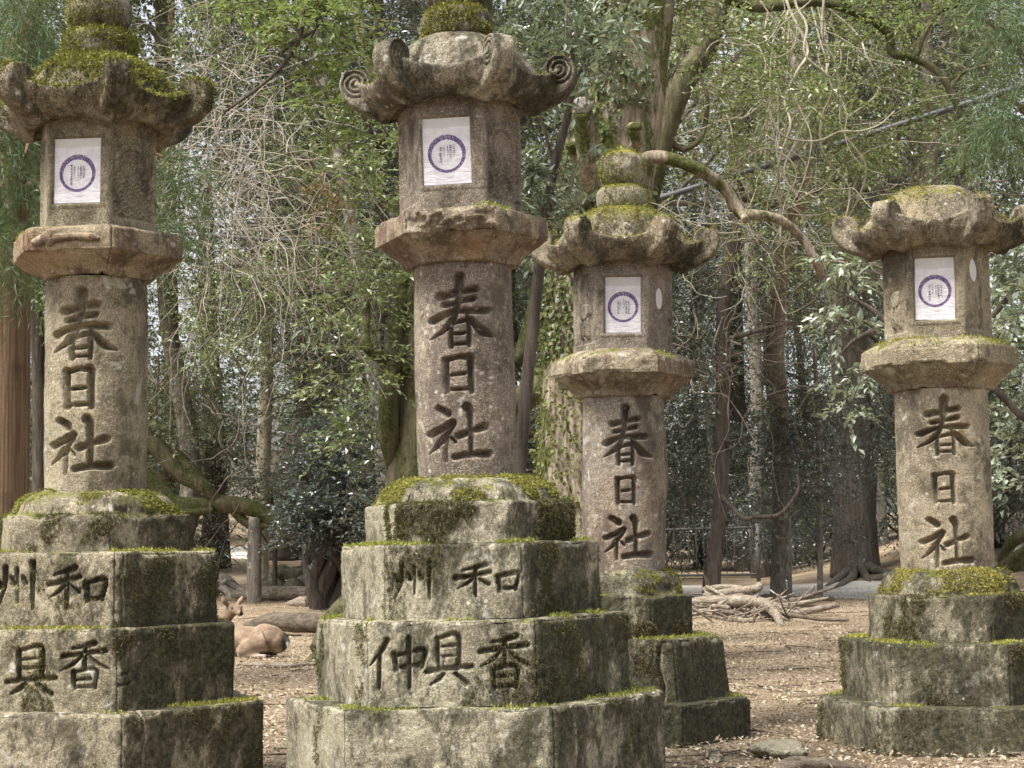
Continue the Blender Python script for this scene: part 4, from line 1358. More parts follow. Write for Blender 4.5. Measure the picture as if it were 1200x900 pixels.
def needles(root, o0, C, rng, name='needle_sprays', mat='needle', ln=.34):
    """drooping cedar sprays: branchlets set with fine needles"""
    n = len(C); tw = 11
    B = np.repeat(C - o0, tw, 0) + rng.normal(size=(n * tw, 3)) * .05
    D = unit(rng.normal(size=(n * tw, 3)) * np.array((1, 1, .35)) + np.array((0, 0, -.25)))
    ll = ln * (.5 + .7 * rng.random(n * tw))
    k = 26
    t = np.tile(np.linspace(.05, 1, k), n * tw)
    Dk = np.repeat(D, k, 0); lk = np.repeat(ll, k)
    P = np.repeat(B, k, 0) + Dk * (lk * t)[:, None]
    P[:, 2] -= .55 * lk * t ** 2
    Dt = unit(Dk + np.stack([0 * t, 0 * t, -1.1 * t], -1))
    nd = unit(Dt * .9 + rng.normal(size=P.shape) * .42)
    V, F = leaf_quads(P, nd, unit(rng.normal(size=P.shape)), .05 + .03 * rng.random(len(P)), np.full(len(P), .0065), .1)
    c = obj(name, mesh_from(name, V, F, [M[mat]], False), root)
    return c
needles(root, o0, C, rng)

# big camphor hidden mostly behind the tall lantern: root flare, trunk and dark mossy boughs left of it
rng = np.random.default_rng(102)
Yk = 14.0
kp = [ground_pt(512, Yk)] + pts((520, 640, Yk), (523, 450, Yk), (532, 250, Yk), (542, 60, Yk), (545, -150, Yk))
root, o0 = solo('camphor_tree', 'thick mossy tree behind the tall lantern with broad root flare beside the deer', 'tree',
    [(kp, [.52, .42, .39, .32, .26, .2]), bough(pts((500, 480, Yk), (465, 425, Yk - .3), (440, 415, Yk - .4), (428, 395, Yk - .4), (432, 330, Yk)), .075, .03),
     bough(pts((540, 520, Yk), (610, 470, Yk - .1), (655, 420, Yk), (648, 350, Yk), (625, 300, Yk + .2)), .13, .05), bough(pts((545, 430, Yk), (605, 420, Yk), (625, 360, Yk + .1), (650, 320, Yk + .3)), .09, .03),
     bough(pts((520, 180, Yk), (440, 90, Yk - .4), (415, 0, Yk), (390, -80, Yk)), .06, .03), bough(pts((470, 560, Yk), (455, 500, Yk - .3), (462, 400, Yk - .3), (475, 330, Yk)), .10, .06),
     bough([ground_pt(500, Yk - .3) + np.array((0, 0, .5)), ground_pt(430, Yk - .5) + np.array((0, 0, .28)), ground_pt(385, Yk - .7) + np.array((0, 0, .14)), ground_pt(350, Yk - .9)], .16, .05),
     bough([ground_pt(480, Yk) + np.array((0, 0, .6)), ground_pt(410, Yk - .2) + np.array((0, 0, .42)), ground_pt(378, Yk - .4) + np.array((0, 0, .12))], .22, .12)], M['bark_mossy'], 30, .75, 7)
C = px_cloud([(400, 120, 470, 330, 13, 15), (375, 330, 470, 470, 12.8, 14.2), (395, 470, 485, 545, 14.5, 16)], 46, rng)
crown_part(root, o0, C, .34, M['leaf_mid'], rng, leaves=11, L=.062, W=.03, twigs=7)
C = px_cloud([(410, 460, 490, 620, 14.5, 16), (600, 440, 660, 600, 14.8, 16.5)], 44, rng)
crown_part(root, o0, C, .36, M['leaf_blue'], rng, 'dark_foliage', leaves=12, L=.06, W=.03, twigs=8)

# bright oak branch overhanging from above, rooted behind the tall lantern too
rng = np.random.default_rng(103)
Yo = 9.6
op = [ground_pt(560, 9.4)] + pts((556, 560, 9.4), (552, 300, 9.4), (540, 60, 9.5), (500, -90, 9.6), (420, -130, 9.7))
root, o0 = solo('young_oak', 'slender oak whose bright yellow-green branch droops between the two left lanterns', 'tree',
    [(op, [.11, .10, .095, .085, .07, .05]), bough(pts((445, -118, 9.7), (392, -20, Yo), (358, 12, Yo), (350, 45, Yo), (330, 78, Yo), (300, 105, Yo), (262, 132, Yo)), .028, .006),
     bough(pts((357, 15, Yo), (372, 30, Yo), (330, 62, Yo), (352, 68, Yo), (370, 90, Yo), (388, 125, Yo)), .014, .004), bough(pts((392, -20, Yo), (380, 10, Yo), (358, 60, Yo + .1)), .012, .005),
     bough(pts((420, -130, 9.7), (340, -90, 9.9), (260, -60, 10)), .03, .01)], M['bark_dark'], 14, .3, 11)
C = px_cloud([(318, -10, 445, 60, 9.3, 10.2), (340, 40, 425, 120, 9.4, 10.1), (370, 130, 420, 190, 9.6, 10.2), (250, -30, 330, 10, 9.6, 10.3)], 58, rng)
crown_part(root, o0, C, .17, M['leaf_bright'], rng, leaves=8, L=.055, W=.028, twigs=5, droop=.35)

# pale-leaved young tree between the middle lanterns
rng = np.random.default_rng(104)
Yp = 10.6
root, o0 = solo('pale_leaved_sapling', 'sapling with drooping pale grey-green leaf clusters between the two middle lanterns', 'tree',
    [([ground_pt(600, Yp)] + pts((604, 600, Yp), (640, 250, Yp), (668, 120, Yp), (668, 30, Yp), (660, -60, Yp)), [.05, .045, .035, .024, .02, .012]),
     bough(pts((668, 110, Yp), (690, 60, Yp), (700, 10, Yp)), .012, .005), bough(pts((672, 78, Yp), (684, 66, Yp), (712, 44, Yp - .1)), .01, .004), bough(pts((650, 200, Yp), (632, 130, Yp), (610, 70, Yp)), .014, .005),
     bough(pts((668, 120, Yp), (658, 112, Yp), (634, 98, Yp)), .01, .004)], M['bark_dark'], 10, .2, 17)
C = px_cloud([(585, -20, 745, 70, 10.0, 11.0), (600, 55, 700, 105, 10.1, 10.9), (598, 160, 650, 300, 10.2, 11), (640, 180, 700, 262, 10.2, 11)], 66, rng)
crown_part(root, o0, C, .19, M['leaf_pale'], rng, leaves=9, L=.078, W=.03, twigs=5, droop=.75, flat=.8)

# great ivy-clad tree behind the third lantern
rng = np.random.default_rng(105)
Yi = 12.4
ip = [ground_pt(690, Yi)] + pts((690, 600, Yi), (694, 420, Yi), (706, 250, Yi), (728, 110, Yi), (748, -10, Yi), (765, -140, Yi))
iR = [.47, .37, .34, .35, .32, .28, .26]
root, o0 = solo('ivy_clad_tree', 'huge leaning ivy-clad tree behind the third lantern, with sawn-off limb stubs', 'tree',
    [(ip, iR), bough(pts((680, 250, Yi - .2), (690, 190, Yi - .55), (682, 130, Yi - .75)), .10, .075), bough(pts((690, 225, Yi - .3), (676, 180, Yi - .5), (668, 166, Yi - .6)), .06, .045),
     bough(pts((735, 190, Yi - .3), (746, 165, Yi - .5), (740, 150, Yi - .55), (752, 148, Yi - .6)), .05, .03),
     bough(pts((745, 190, Yi - .2), (775, 184, Yi - .3), (815, 197, Yi - .3), (850, 222, Yi - .2), (868, 250, Yi - .2), (885, 252, Yi - .2), (915, 258, Yi - .1), (940, 280, Yi), (955, 305, Yi), (964, 325, Yi + .1)), .052, .028),
     bough(pts((868, 248, Yi - .2), (874, 258, Yi - .3)), .03, .028)], M['bark_ivy'], 34, .3, 23)
# pale sawn end on the stub
ca = np.array(at(682, 128, Yi - .77)) - o0
cv, cf = ellipsoid(ca + np.array((0, -.03, .02)), (.068, .03, .062))
sb = obj('sawn_stub_end', mesh_from('sawn_stub_end', cv, cf, [plain('sawn_wood', (.26, .235, .215), .9, .1, var=.5, scale=30)]), root)
(v, f), C0 = ivy_on(ip[2:6], iR[2:6], 9000, rng, .045, .036)
nzv = fbm(C0, 2.4, 3, 12) + .42 * sstep(.25, -.15, (C0[:, 0] - np.interp(C0[:, 2], [q[2] for q in ip], [q[0] for q in ip])) / .34) - .10
kp_ = np.repeat(nzv > .06, 4)
kt = np.repeat(nzv > .06, 2)
v2 = v[kp_]; remap = np.cumsum(kp_) - 1
obj('ivy', mesh_from('ivy', v2 - o0, remap[f[kt]], [M['ivy']], False), root)
(v, f), C0 = ivy_on(ip[0:4], iR[0:4], 9000, rng, .034, .028, .02)
obj('moss_and_creeper', mesh_from('moss_and_creeper', v - o0, f, [M['ivy_yellow']], False), root)

# leaning fork right of it
rng = np.random.default_rng(106)
Yl = 14.5
root, o0 = solo('forked_tree', 'dark leaning forked tree just right of the ivy-clad one', 'tree',
    [([ground_pt(722, Yl)] + pts((735, 450, Yl), (752, 260, Yl), (772, 175, Yl), (796, 105, Yl), (826, 55, Yl), (846, -10, Yl), (868, -90, Yl)), [.16, .13, .12, .115, .11, .105, .10, .08]),
     bough(pts((806, 88, Yl), (795, 40, Yl + .1), (800, -30, Yl + .2)), .035, .018), bough(pts((782, 150, Yl), (770, 100, Yl + .3), (782, 30, Yl + .5), (790, -40, Yl + .5)), .035, .015),
     bough(pts((846, -5, Yl), (890, 8, Yl), (960, 2, Yl), (1012, 18, Yl), (1040, 38, Yl), (1046, 62, Yl), (1070, 68, Yl), (1098, 84, Yl), (1116, 112, Yl), (1128, 150, Yl), (1128, 205, Yl)), .052, .024),
     bough(pts((1072, 68, Yl), (1084, 38, Yl), (1104, 12, Yl), (1140, 4, Yl), (1190, -2, Yl)), .032, .012), bough(pts((1114, 104, Yl), (1128, 86, Yl), (1150, 78, Yl), (1185, 70, Yl)), .022, .01),
     bough(pts((780, 160, Yl), (800, 175, Yl), (822, 160, Yl), (829, 120, Yl + .2), (822, 92, Yl + .3)), .03, .016)], M['bark_mossy'], 20, .2, 29)
C = px_cloud([(1000, -20, 1120, 40, 13.8, 15), (960, 90, 1040, 200, 14, 15.5), (1040, 90, 1110, 190, 14.2, 15.5), (850, 10, 960, 110, 14, 16)], 60, rng)
crown_part(root, o0, C, .26, M['leaf_bright'], rng, leaves=8, L=.055, W=.028, twigs=5)
C = px_cloud([(960, 60, 1160, 215, 14.6, 16.5), (760, 0, 900, 140, 15, 17), (1000, 0, 1200, 70, 15, 17)], 60, rng)
crown_part(root, o0, C, .32, M['leaf_olive'], rng, 'olive_foliage', leaves=10, L=.05, W=.024, twigs=6)

# thin dark tree with the hollow foot, by the brushwood
rng = np.random.default_rng(107)
Yh = 23.0
hp = [ground_pt(832, Yh)] + pts((834, 680, Yh), (839, 640, Yh), (846, 560, Yh), (847, 450, Yh), (848, 360, Yh), (858, 290, Yh), (866, 235, Yh), (872, 150, Yh), (880, 40, Yh), (884, -80, Yh))
root, o0 = solo('thin_dark_tree', 'thin dark crooked tree with a split foot standing beside the brushwood pile', 'tree',
    [(hp, [.135, .115, .105, .095, .10, .092, .10, .09, .08, .06, .05]),
     bough(pts((842, 578, Yh), (856, 592, Yh - .3), (872, 608, Yh - .5), (884, 606, Yh - .5), (910, 604, Yh - .5), (926, 590, Yh - .4), (936, 572, Yh - .4), (934, 556, Yh - .4)), .04, .018),
     bough(pts((850, 400, Yh), (872, 392, Yh - .2), (910, 382, Yh - .3), (948, 378, Yh - .3)), .045, .015), bough(pts((858, 300, Yh), (840, 270, Yh), (822, 262, Yh)), .04, .02),
     bough(pts((846, 515, Yh), (858, 517, Yh - .4), (872, 512, Yh - .5)), .03, .012), bough(pts((868, 230, Yh), (905, 240, Yh), (940, 235, Yh), (975, 212, Yh), (1010, 222, Yh), (1045, 220, Yh), (1065, 205, Yh)), .06, .02)], M['bark_dark'], 18, .2, 31)
C = px_cloud([(780, 300, 840, 470, 22, 24), (780, 470, 845, 600, 24, 26), (850, 470, 930, 600, 24, 27), (900, 250, 960, 330, 22, 24)], 70, rng)
crown_part(root, o0, C, .45, M['leaf_dark'], rng, leaves=11, L=.075, W=.037, twigs=8)

# vine-hung trunk
rng = np.random.default_rng(108)
Yv = 19.0
vp = [ground_pt(912, 27)] + pts((916, 600, 26.5), (914, 480, 25), (908, 400, 24), (918, 300, 22), (942, 200, 20), (938, 100, 19.5), (932, -20, 19.5), (930, -120, 19.5))
root, o0 = solo('vine_hung_tree', 'pale shaggy trunk hung with ropes of bare vine right of the third lantern', 'tree',
    [(vp, [.17, .14, .13, .13, .125, .12, .11, .10, .09])], M['bark_grey'], 18, .12, 37)
b = Bag()
for k in range(15):
    x = rng.uniform(905, 965); y = -40; Y = rng.uniform(12.5, 19)
    P = []
    nst = rng.integers(6, 11)
    for j in range(nst):
        P.append(at(x, y, Y) - o0); x += rng.normal() * 16; y += rng.uniform(24, 52); Y += rng.normal() * .12
    r = rng.uniform(.006, .014) * Y / 14
    b.add(*tube(catmull(P, nst * 7), np.linspace(r, r * .6, nst * 7), 6))
for k in range(13):
    x = rng.uniform(880, 950); y = rng.uniform(-30, 160); Y = rng.uniform(12.5, 17); a = rng.uniform(.8, 2.6)
    P = []
    for j in range(9):
        P.append(at(x, y, Y) - o0); x += math.cos(a) * 24; y += math.sin(a) * 24; a += rng.normal() * .42
    r = rng.uniform(.004, .010)
    b.add(*tube(catmull(P, 54), np.linspace(r, r * .5, 54), 5))
for k in range(4):                                       # loops
    cx_, cy_, rx_, ry_ = rng.uniform(835, 930), rng.uniform(60, 240), rng.uniform(22, 46), rng.uniform(14, 34); a0 = rng.uniform(0, 6)
    P = [at(cx_ + rx_ * math.cos(a0 + t), cy_ + ry_ * math.sin(a0 + t) + t * 3, 13.2 + .1 * k) - o0 for t in np.linspace(0, rng.uniform(3.2, 6), 12)]
    b.add(*tube(catmull(P, 50), rng.uniform(.004, .007), 5))
obj('bare_vines', b.mesh('bare_vines', [M['bark_pale']]), root)
C = px_cloud([(790, 20, 930, 200, 19, 22), (950, 150, 1010, 330, 20, 23), (870, 330, 960, 470, 24, 27)], 60, rng)
crown_part(root, o0, C, .42, M['leaf_olive'], rng, leaves=10, L=.07, W=.034, twigs=7)

# big grey trunk on the bank
rng = np.random.default_rng(109)
Yb = 32.0
bp = [ground_pt(1001, Yb)] + pts((1001, 600, Yb), (999, 500, Yb), (995, 400, Yb), (992, 300, Yb), (990, 120, Yb), (985, -100, Yb))
root, o0 = solo('bank_tree', 'stout grey tree with spreading roots on the bank left of the rightmost lantern', 'tree',
    [(bp, [.42, .37, .36, .35, .33, .30, .26]),
     bough([ground_pt(1000, Yb) + np.array((0, -.2, .28)), ground_pt(990, Yb - .8) + np.array((0, 0, .18)), ground_pt(975, Yb - 1.8) + np.array((0, 0, .10)), ground_pt(962, Yb - 2.8) + np.array((0, 0, .03))], .13, .04),
     bough([ground_pt(1006, Yb) + np.array((0, -.2, .26)), ground_pt(1022, Yb - .7) + np.array((0, 0, .16)), ground_pt(1040, Yb - 1.0) + np.array((0, 0, .08)), ground_pt(1056, Yb - 1.6) + np.array((0, 0, .02))], .12, .04),
     bough([ground_pt(996, Yb) + np.array((0, -.2, .24)), ground_pt(996, Yb - 1.3) + np.array((0, 0, .13)), ground_pt(984, Yb - 2.6) + np.array((0, 0, .10)), ground_pt(968, Yb - 3.8)], .11, .035),
     bough([ground_pt(1003, Yb) + np.array((0, -.2, .22)), ground_pt(1012, Yb - 1.2) + np.array((0, 0, .12)), ground_pt(1018, Yb - 2.4) + np.array((0, 0, .04))], .10, .04),
     bough(pts((1003, 560, Yb), (1030, 500, Yb - .2), (1044, 470, Yb)), .12, .06)], M['bark_trunk'], 26, .3, 41)
C = px_cloud([(960, 440, 1050, 560, 29, 31), (985, 560, 1015, 640, 30.5, 31.3), (930, 560, 985, 640, 31, 33)], 46, rng)
crown_part(root, o0, C, .5, M['leaf_blue'], rng, leaves=11, L=.075, W=.036, twigs=8)

# pale-leaved shrub behind the rightmost lantern
rng = np.random.default_rng(110)
Ys = 10.4
root, o0 = solo('viburnum_shrub', 'broad pale-leaved shrub showing on both sides of the rightmost lantern', 'shrub',
    [([ground_pt(1090, Ys)] + pts((1080, 600, Ys), (1060, 420, Ys), (1030, 370, Ys), (990, 345, Ys)), [.05, .045, .035, .02, .008]), bough(pts((1085, 560, Ys), (1130, 420, Ys), (1180, 350, Ys), (1215, 300, Ys)), .03, .01),
     bough(pts((1083, 600, Ys), (1150, 450, Ys), (1172, 462, Ys), (1200, 490, Ys), (1230, 500, Ys)), .03, .02), bough(pts((1040, 380, Ys), (1000, 400, Ys), (975, 430, Ys)), .02, .006)], M['bark_dark'], 10, .2, 43)
C = px_cloud([(962, 310, 1040, 400, 10, 10.9), (975, 440, 1050, 480, 10.4, 11), (1160, 270, 1230, 420, 10, 11), (1165, 380, 1230, 560, 10.6, 12)], 66, rng)
crown_part(root, o0, C, .17, M['leaf_pale'], rng, leaves=8, L=.065, W=.034, twigs=5, droop=.3)

# cedar fronds in the top right corner
rng = np.random.default_rng(111)
root, o0 = solo('cedar_sapling', 'green cedar with hanging fronds at the upper right corner', 'tree',
    [([ground_pt(1245, 10.6)] + pts((1240, 500, 10.6), (1236, 200, 10.6), (1230, -60, 10.6)), [.10, .09, .07, .05]), bough(pts((1236, 150, 10.6), (1195, 60, 10.4), (1150, 20, 10.3)), .03, .008), bough(pts((1236, 200, 10.6), (1200, 130, 10.4), (1165, 110, 10.3)), .03, .008)], M['bark_cedar'], 14, .2, 47)
C = px_cloud([(1145, -20, 1215, 60, 10, 10.8), (1150, 90, 1215, 190, 10, 10.8)], 26, rng)
needles(root, o0, C, rng)

# leaning mossy tree propped by a post at the left
rng = np.random.default_rng(112)
Yg_ = 23.5
root, o0 = solo('propped_mossy_tree', 'low leaning moss-covered tree between the left lanterns, its limb held up by a post', 'tree',
    [([ground_pt(120, Yg_)] + pts((150, 560, Yg_), (205, 592, Yg_), (255, 590, Yg_), (290, 594, Yg_), (305, 600, Yg_), (322, 614, Yg_)), [.22, .2, .13, .12, .12, .11, .08]),
     bough(pts((160, 500, Yg_), (185, 525, Yg_), (215, 558, Yg_), (240, 570, Yg_ - .1), (258, 592, Yg_)), .14, .08), bough(pts((165, 520, Yg_ + .2), (200, 530, Yg_ + .2), (228, 555, Yg_), (250, 580, Yg_)), .12, .07),
     bough(pts((272, 596, Yg_), (285, 610, Yg_), (300, 618, Yg_), (318, 612, Yg_)), .07, .05), bough(pts((190, 592, Yg_), (215, 600, Yg_ - .1), (250, 598, Yg_ - .1)), .07, .05)], M['bark_mossy'], 18, .2, 53)
C = px_cloud([(180, 400, 260, 520, 23, 25), (240, 330, 330, 420, 24, 26), (200, 280, 300, 400, 24, 27), (230, 420, 310, 520, 24.5, 27)], 70, rng)
crown_part(root, o0, C, .45, M['leaf_olive'], rng, leaves=11, L=.07, W=.033, twigs=8)
pr_ = [ground_pt(298, Yg_), at(298, 660, Yg_), at(299, 606, Yg_)]
V, F = rough_tube(pr_, [.105, .10, .095], 16, 3, .05)
pst = obj('prop_post', mesh_from('prop_post', V, F, [M['bark_grey']]))
tag(pst, 'short grey post propping up the mossy leaning limb', 'post')

# straight pale sapling behind the prop
rng = np.random.default_rng(113)
root, o0 = solo('straight_sapling', 'straight pale thin trunk rising behind the propped limb', 'tree',
    [([ground_pt(304, 30)] + pts((308, 560, 30), (312, 450, 30), (314, 360, 30), (312, 250, 30), (300, 100, 30)), [.14, .13, .12, .11, .09, .06]), bough(pts((312, 430, 30), (335, 415, 29.8), (365, 425, 29.8), (400, 405, 29.7)), .06, .02), bough(pts((313, 440, 30), (300, 430, 30), (285, 445, 30)), .04, .02)], M['bark_pale'], 14, .2, 59)
C = px_cloud([(270, 300, 400, 420, 29, 31.5), (320, 420, 420, 520, 29, 32), (330, 200, 420, 300, 28, 31)], 80, rng)
crown_part(root, o0, C, .55, M['leaf_mid'], rng, leaves=11, L=.085, W=.04, twigs=8)
# dark leaning trunk at the mid left
root, o0 = solo('dark_leaning_tree', 'broad dark trunk leaning right above the dark bushes', 'tree',
    [([ground_pt(335, 36)] + pts((345, 560, 36), (365, 500, 36), (380, 420, 36), (392, 300, 36), (398, 150, 36)), [.5, .42, .38, .34, .3, .2])], M['bark_dark'], 18, .3, 61)
root, o0 = solo('dark_twin_tree', 'dark upright trunk beside the pale hut in the far left', 'tree',
    [([ground_pt(252, 33)] + pts((253, 560, 33), (250, 480, 33), (244, 380, 33), (240, 200, 33)), [.26, .22, .2, .18, .12])], M['bark_dark'], 16, .4, 63)

# twisted wisteria stump under the dark bush
rng = np.random.default_rng(114)
Yw = 22.0
g0 = ground_pt(383, Yw)
root = empty('twisted_trunk', g0)
tag(root, 'plaited grey wisteria trunk under the dark bush left of the tall lantern', 'tree')
b = Bag()
for k in range(16):
    ph = k * 2 * PI / 16 + rng.uniform(-.15, .15); tw_k = (2.3 if k % 4 else -1.6) + rng.uniform(-.4, .4)
    Ro = .20 if k % 4 else .25
    P = []
    for t in np.linspace(0, 1, 9):
        a = ph + tw_k * t
        R = Ro * (.62 + .55 * math.sin(PI * min(1, t * 1.02)) ** 1.2) + .10 * t ** 2
        P.append((R * math.cos(a) + .04 * math.sin(3 * t + k), R * math.sin(a), t * (1.2 + .1 * (k % 3)) - .05))
    b.add(*rough_tube(P, np.linspace(.085, .05, 9) * rng.uniform(.7, 1.2), 9, 70 + k, .14, 0, 60))
b.add(*tube([(0, 0, -.1), (0, 0, .5), (.02, 0, 1.1)], [.22, .17, .2], 12))
obj('trunk', b.mesh('trunk', [M['bark_dark']]), root)
C = np.concatenate([px_cloud([(350, 505, 480, 585, 21, 23), (338, 585, 400, 612, 21, 22), (400, 585, 480, 625, 21.5, 23), (365, 480, 450, 530, 21, 24), (340, 585, 440, 640, 20.9, 21.6)], 260, rng)])
crown_part(root, np.array(g0), C, .34, M['leaf_blue'], rng, leaves=12, L=.062, W=.032, twigs=8, flat=.35)
# small bright bush left of it
rng = np.random.default_rng(115)
root, o0 = solo('holly_bush', 'small green bush with whitish glints between prop post and dark bush', 'shrub',
    [([ground_pt(322, 24.5)] + pts((322, 640, 24.5), (318, 580, 24.5)), [.04, .035, .02]), bough(pts((322, 640, 24.5), (335, 600, 24.4), (345, 560, 24.4)), .03, .01), bough(pts((322, 650, 24.5), (300, 620, 24.4), (285, 640, 24.2)), .02, .006)], M['bark_dark'], 8, .1, 67)
C = px_cloud([(283, 548, 350, 612, 24, 25), (295, 600, 345, 625, 24, 24.8)], 42, rng)
crown_part(root, o0, C, .32, M['leaf_pale'], rng, leaves=10, L=.055, W=.028, twigs=7)
root, o0 = solo('bare_twiggy_bush', 'sparse bush of thin bare twigs with few leaves in front of the path', 'shrub',
    [([ground_pt(250, 26)] + pts((262, 640, 26), (280, 610, 26)), [.02, .015, .006]), bough(pts((258, 650, 26), (285, 640, 25.9), (300, 668, 25.8)), .01, .004), bough(pts((255, 660, 26), (272, 655, 25.9), (290, 672, 25.8)), .009, .003), bough(pts((262, 640, 26), (240, 610, 26), (236, 590, 26)), .009, .003)], M['bark_dark'], 6, 0, 69)
C = px_cloud([(232, 600, 310, 665, 25.5, 26.3)], 16, rng)
crown_part(root, o0, C, .36, M['leaf_pale'], rng, leaves=5, L=.045, W=.022, twigs=6)

# tangle of bare tan vines behind the left lanterns
def tangle(name, label, boxes, n, seed, mat, r=(.004, .010), step=.11, segs=14, hang=.1, wig=.42):
    rng = np.random.default_rng(seed)
    S = px_cloud(boxes, n, rng)
    b = Bag()
    for p in S:
        d = unit(rng.normal(size=(1, 3)) * np.array((1, .5, .8)))[0]
        P = [p]
        for k in range(segs):
            d = d + rng.normal(size=3) * wig + np.array((0, 0, -hang)); d /= np.linalg.norm(d)
            P.append(P[-1] + d * step * rng.uniform(.7, 1.3))
        rr_ = rng.uniform(*r)
        b.add(*tube(catmull(P, segs * 3), np.linspace(rr_, rr_ * .45, segs * 3), 4, False))
    o = obj(name, b.mesh(name, [mat]))
    tag(o, label, 'vines', kind='stuff')
    return o
tangle('vine_tangle', 'mass of tan bare vine stems hanging between the left lanterns', [(205, 60, 330, 200, 13, 16.5), (190, 140, 345, 260, 12.5, 16), (330, 190, 400, 270, 13, 16), (225, 200, 310, 320, 13, 16), (60, 10, 110, 90, 14, 17), (200, 0, 320, 70, 15, 18)], 270, 201, M['twig_tan'], (.0015, .0046), .13, 14, .12, .26)
tangle('dark_twig_tangle', 'dark bare twigs woven through the wood behind the lanterns', [(180, 200, 440, 480, 16, 24), (620, 300, 1000, 480, 16, 26), (950, 0, 1200, 220, 15, 24), (60, 0, 440, 120, 18, 26)], 260, 202, M['twig_dark'], (.004, .011), .16, 14, .05, .35)
tangle('pale_twig_tangle', 'pale bare twigs of the canopy at the upper right', [(1080, 10, 1200, 150, 22, 30), (790, 60, 960, 300, 14, 20), (740, 0, 860, 80, 18, 24)], 150, 203, M['bark_pale'], (.003, .008), .15, 13, .05, .35)
# brown withered leaves caught in the vines
rng = np.random.default_rng(204)
C = px_cloud([(370, 205, 402, 262, 13, 14), (378, 235, 400, 256, 13, 13.6)], 7, rng)
(lv, lf), (tv, tf) = sprays(C, .2, rng, 5, 8, .06, .03, .4)
wl = obj('withered_spray', mesh_from('withered_spray', np.concatenate([lv, tv]), [lf, tf + len(lv)], [M['leaf_brown']], False))
tag(wl, 'clump of withered brown leaves caught in the vines left of the tall lantern', 'withered leaves')

rng = np.random.default_rng(301)
root, o0 = solo('slender_maple', 'slender tree with loose mid-green leaves above the third lantern', 'tree',
    [([ground_pt(742, 17)] + pts((742, 500, 17), (750, 300, 17), (790, 120, 17), (815, -60, 17)), [.075, .06, .055, .045, .03]), bough(pts((756, 260, 17), (830, 190, 17), (900, 120, 17)), .03, .01), bough(pts((780, 160, 17), (870, 60, 17.2), (930, 20, 17.4)), .03, .01)], M['bark_dark'], 10, .2, 73)
C = px_cloud([(770, 0, 980, 120, 12.2, 18), (830, 100, 1010, 210, 12.6, 18.5), (880, 200, 990, 330, 17.5, 19)], 105, rng)
crown_part(root, o0, C, .36, M['leaf_mid'], rng, leaves=10, L=.062, W=.03, twigs=7)
rng = np.random.default_rng(302)
root, o0 = solo('slender_oak', 'slender leafy tree growing through the vine tangle between the left lanterns', 'tree',
    [([ground_pt(455, 18)] + pts((450, 560, 18), (430, 380, 18), (400, 200, 18), (372, 60, 18), (350, -60, 18)), [.10, .085, .075, .06, .05, .03]), bough(pts((405, 220, 18), (350, 180, 17.8), (300, 150, 17.6)), .03, .01), bough(pts((425, 350, 18), (370, 300, 17.8), (320, 290, 17.7)), .035, .01), bough(pts((385, 110, 18), (330, 60, 18), (260, 30, 18)), .03, .01)], M['bark_grey'], 12, .2, 79)
C = px_cloud([(330, 260, 470, 360, 17, 18.6), (270, 280, 350, 360, 17, 18.5), (215, 0, 330, 70, 17.5, 19), (330, 120, 430, 230, 17.6, 19), (215, 330, 330, 420, 18, 20)], 110, rng)
crown_part(root, o0, C, .36, M['leaf_mid'], rng, leaves=10, L=.06, W=.03, twigs=7)
rng = np.random.default_rng(303)
root, o0 = solo('slender_evergreen', 'thin evergreen with pale glossy leaves left of the big bank tree', 'tree',
    [([ground_pt(958, 25)] + pts((960, 560, 25), (955, 420, 25), (948, 330, 25)), [.045, .04, .032, .015])], M['bark_grey'], 10, .2, 83)
C = px_cloud([(900, 430, 990, 600, 24, 26), (790, 480, 830, 610, 27, 28.5), (870, 500, 960, 640, 27.5, 29)], 80, rng)
crown_part(root, o0, C, .42, M['leaf_blue'], rng, leaves=11, L=.07, W=.034, twigs=8)
# ------------------------------------------------------------------ overhead cables
for a, b_, lab in ((((560, 296, 17), (905, 190, 16), (1240, 88, 15)), .032, 'thick grey overhead cable slanting up to the right edge'),
                   (((150, 262, 19), (240, 273, 19), (420, 287, 19)), .022, 'thin grey overhead cable behind the two left lanterns')):
    P = pts(*a)
    P[1] = P[1] + np.array((0, 0, -.02))
    V, F = tube(catmull(P, 60), b_, 12)
    o = obj('overhead_cable', mesh_from('overhead_cable', V, F, [M['cable']]))
    tag(o, lab, 'cable')

# ------------------------------------------------------------------ metal fence
Yf_ = 35.0
p0, p1 = ground_pt(694, Yf_ + 1.5), ground_pt(887, Yf_)
p0[2] += .06; p1[2] += .06
fr = empty('metal_fence', p1)
tag(fr, 'low grey metal railing with thin bars beyond the path', 'fence')
dv = p0 - p1
H = 1.17
for t in (0, 1):
    b = Bag(); b.add(*tube([dv * t + np.array((0, 0, -.05)), dv * t + np.array((0, 0, H + .03))], .045, 12))
    obj('post', b.mesh('post', [M['steel']]), fr)
for z in (.17, H - .04):
    b = Bag(); b.add(*tube([np.array((0, 0, z)), dv + np.array((0, 0, z))], .028, 10))
    obj('rail', b.mesh('rail', [M['steel']]), fr)
for k in range(1, 22):
    b = Bag(); b.add(*tube([dv * k / 22 + np.array((0, 0, .17)), dv * k / 22 + np.array((0, 0, H - .04))], .009, 6))
    obj('bar', b.mesh('bar', [M['steel']]), fr)

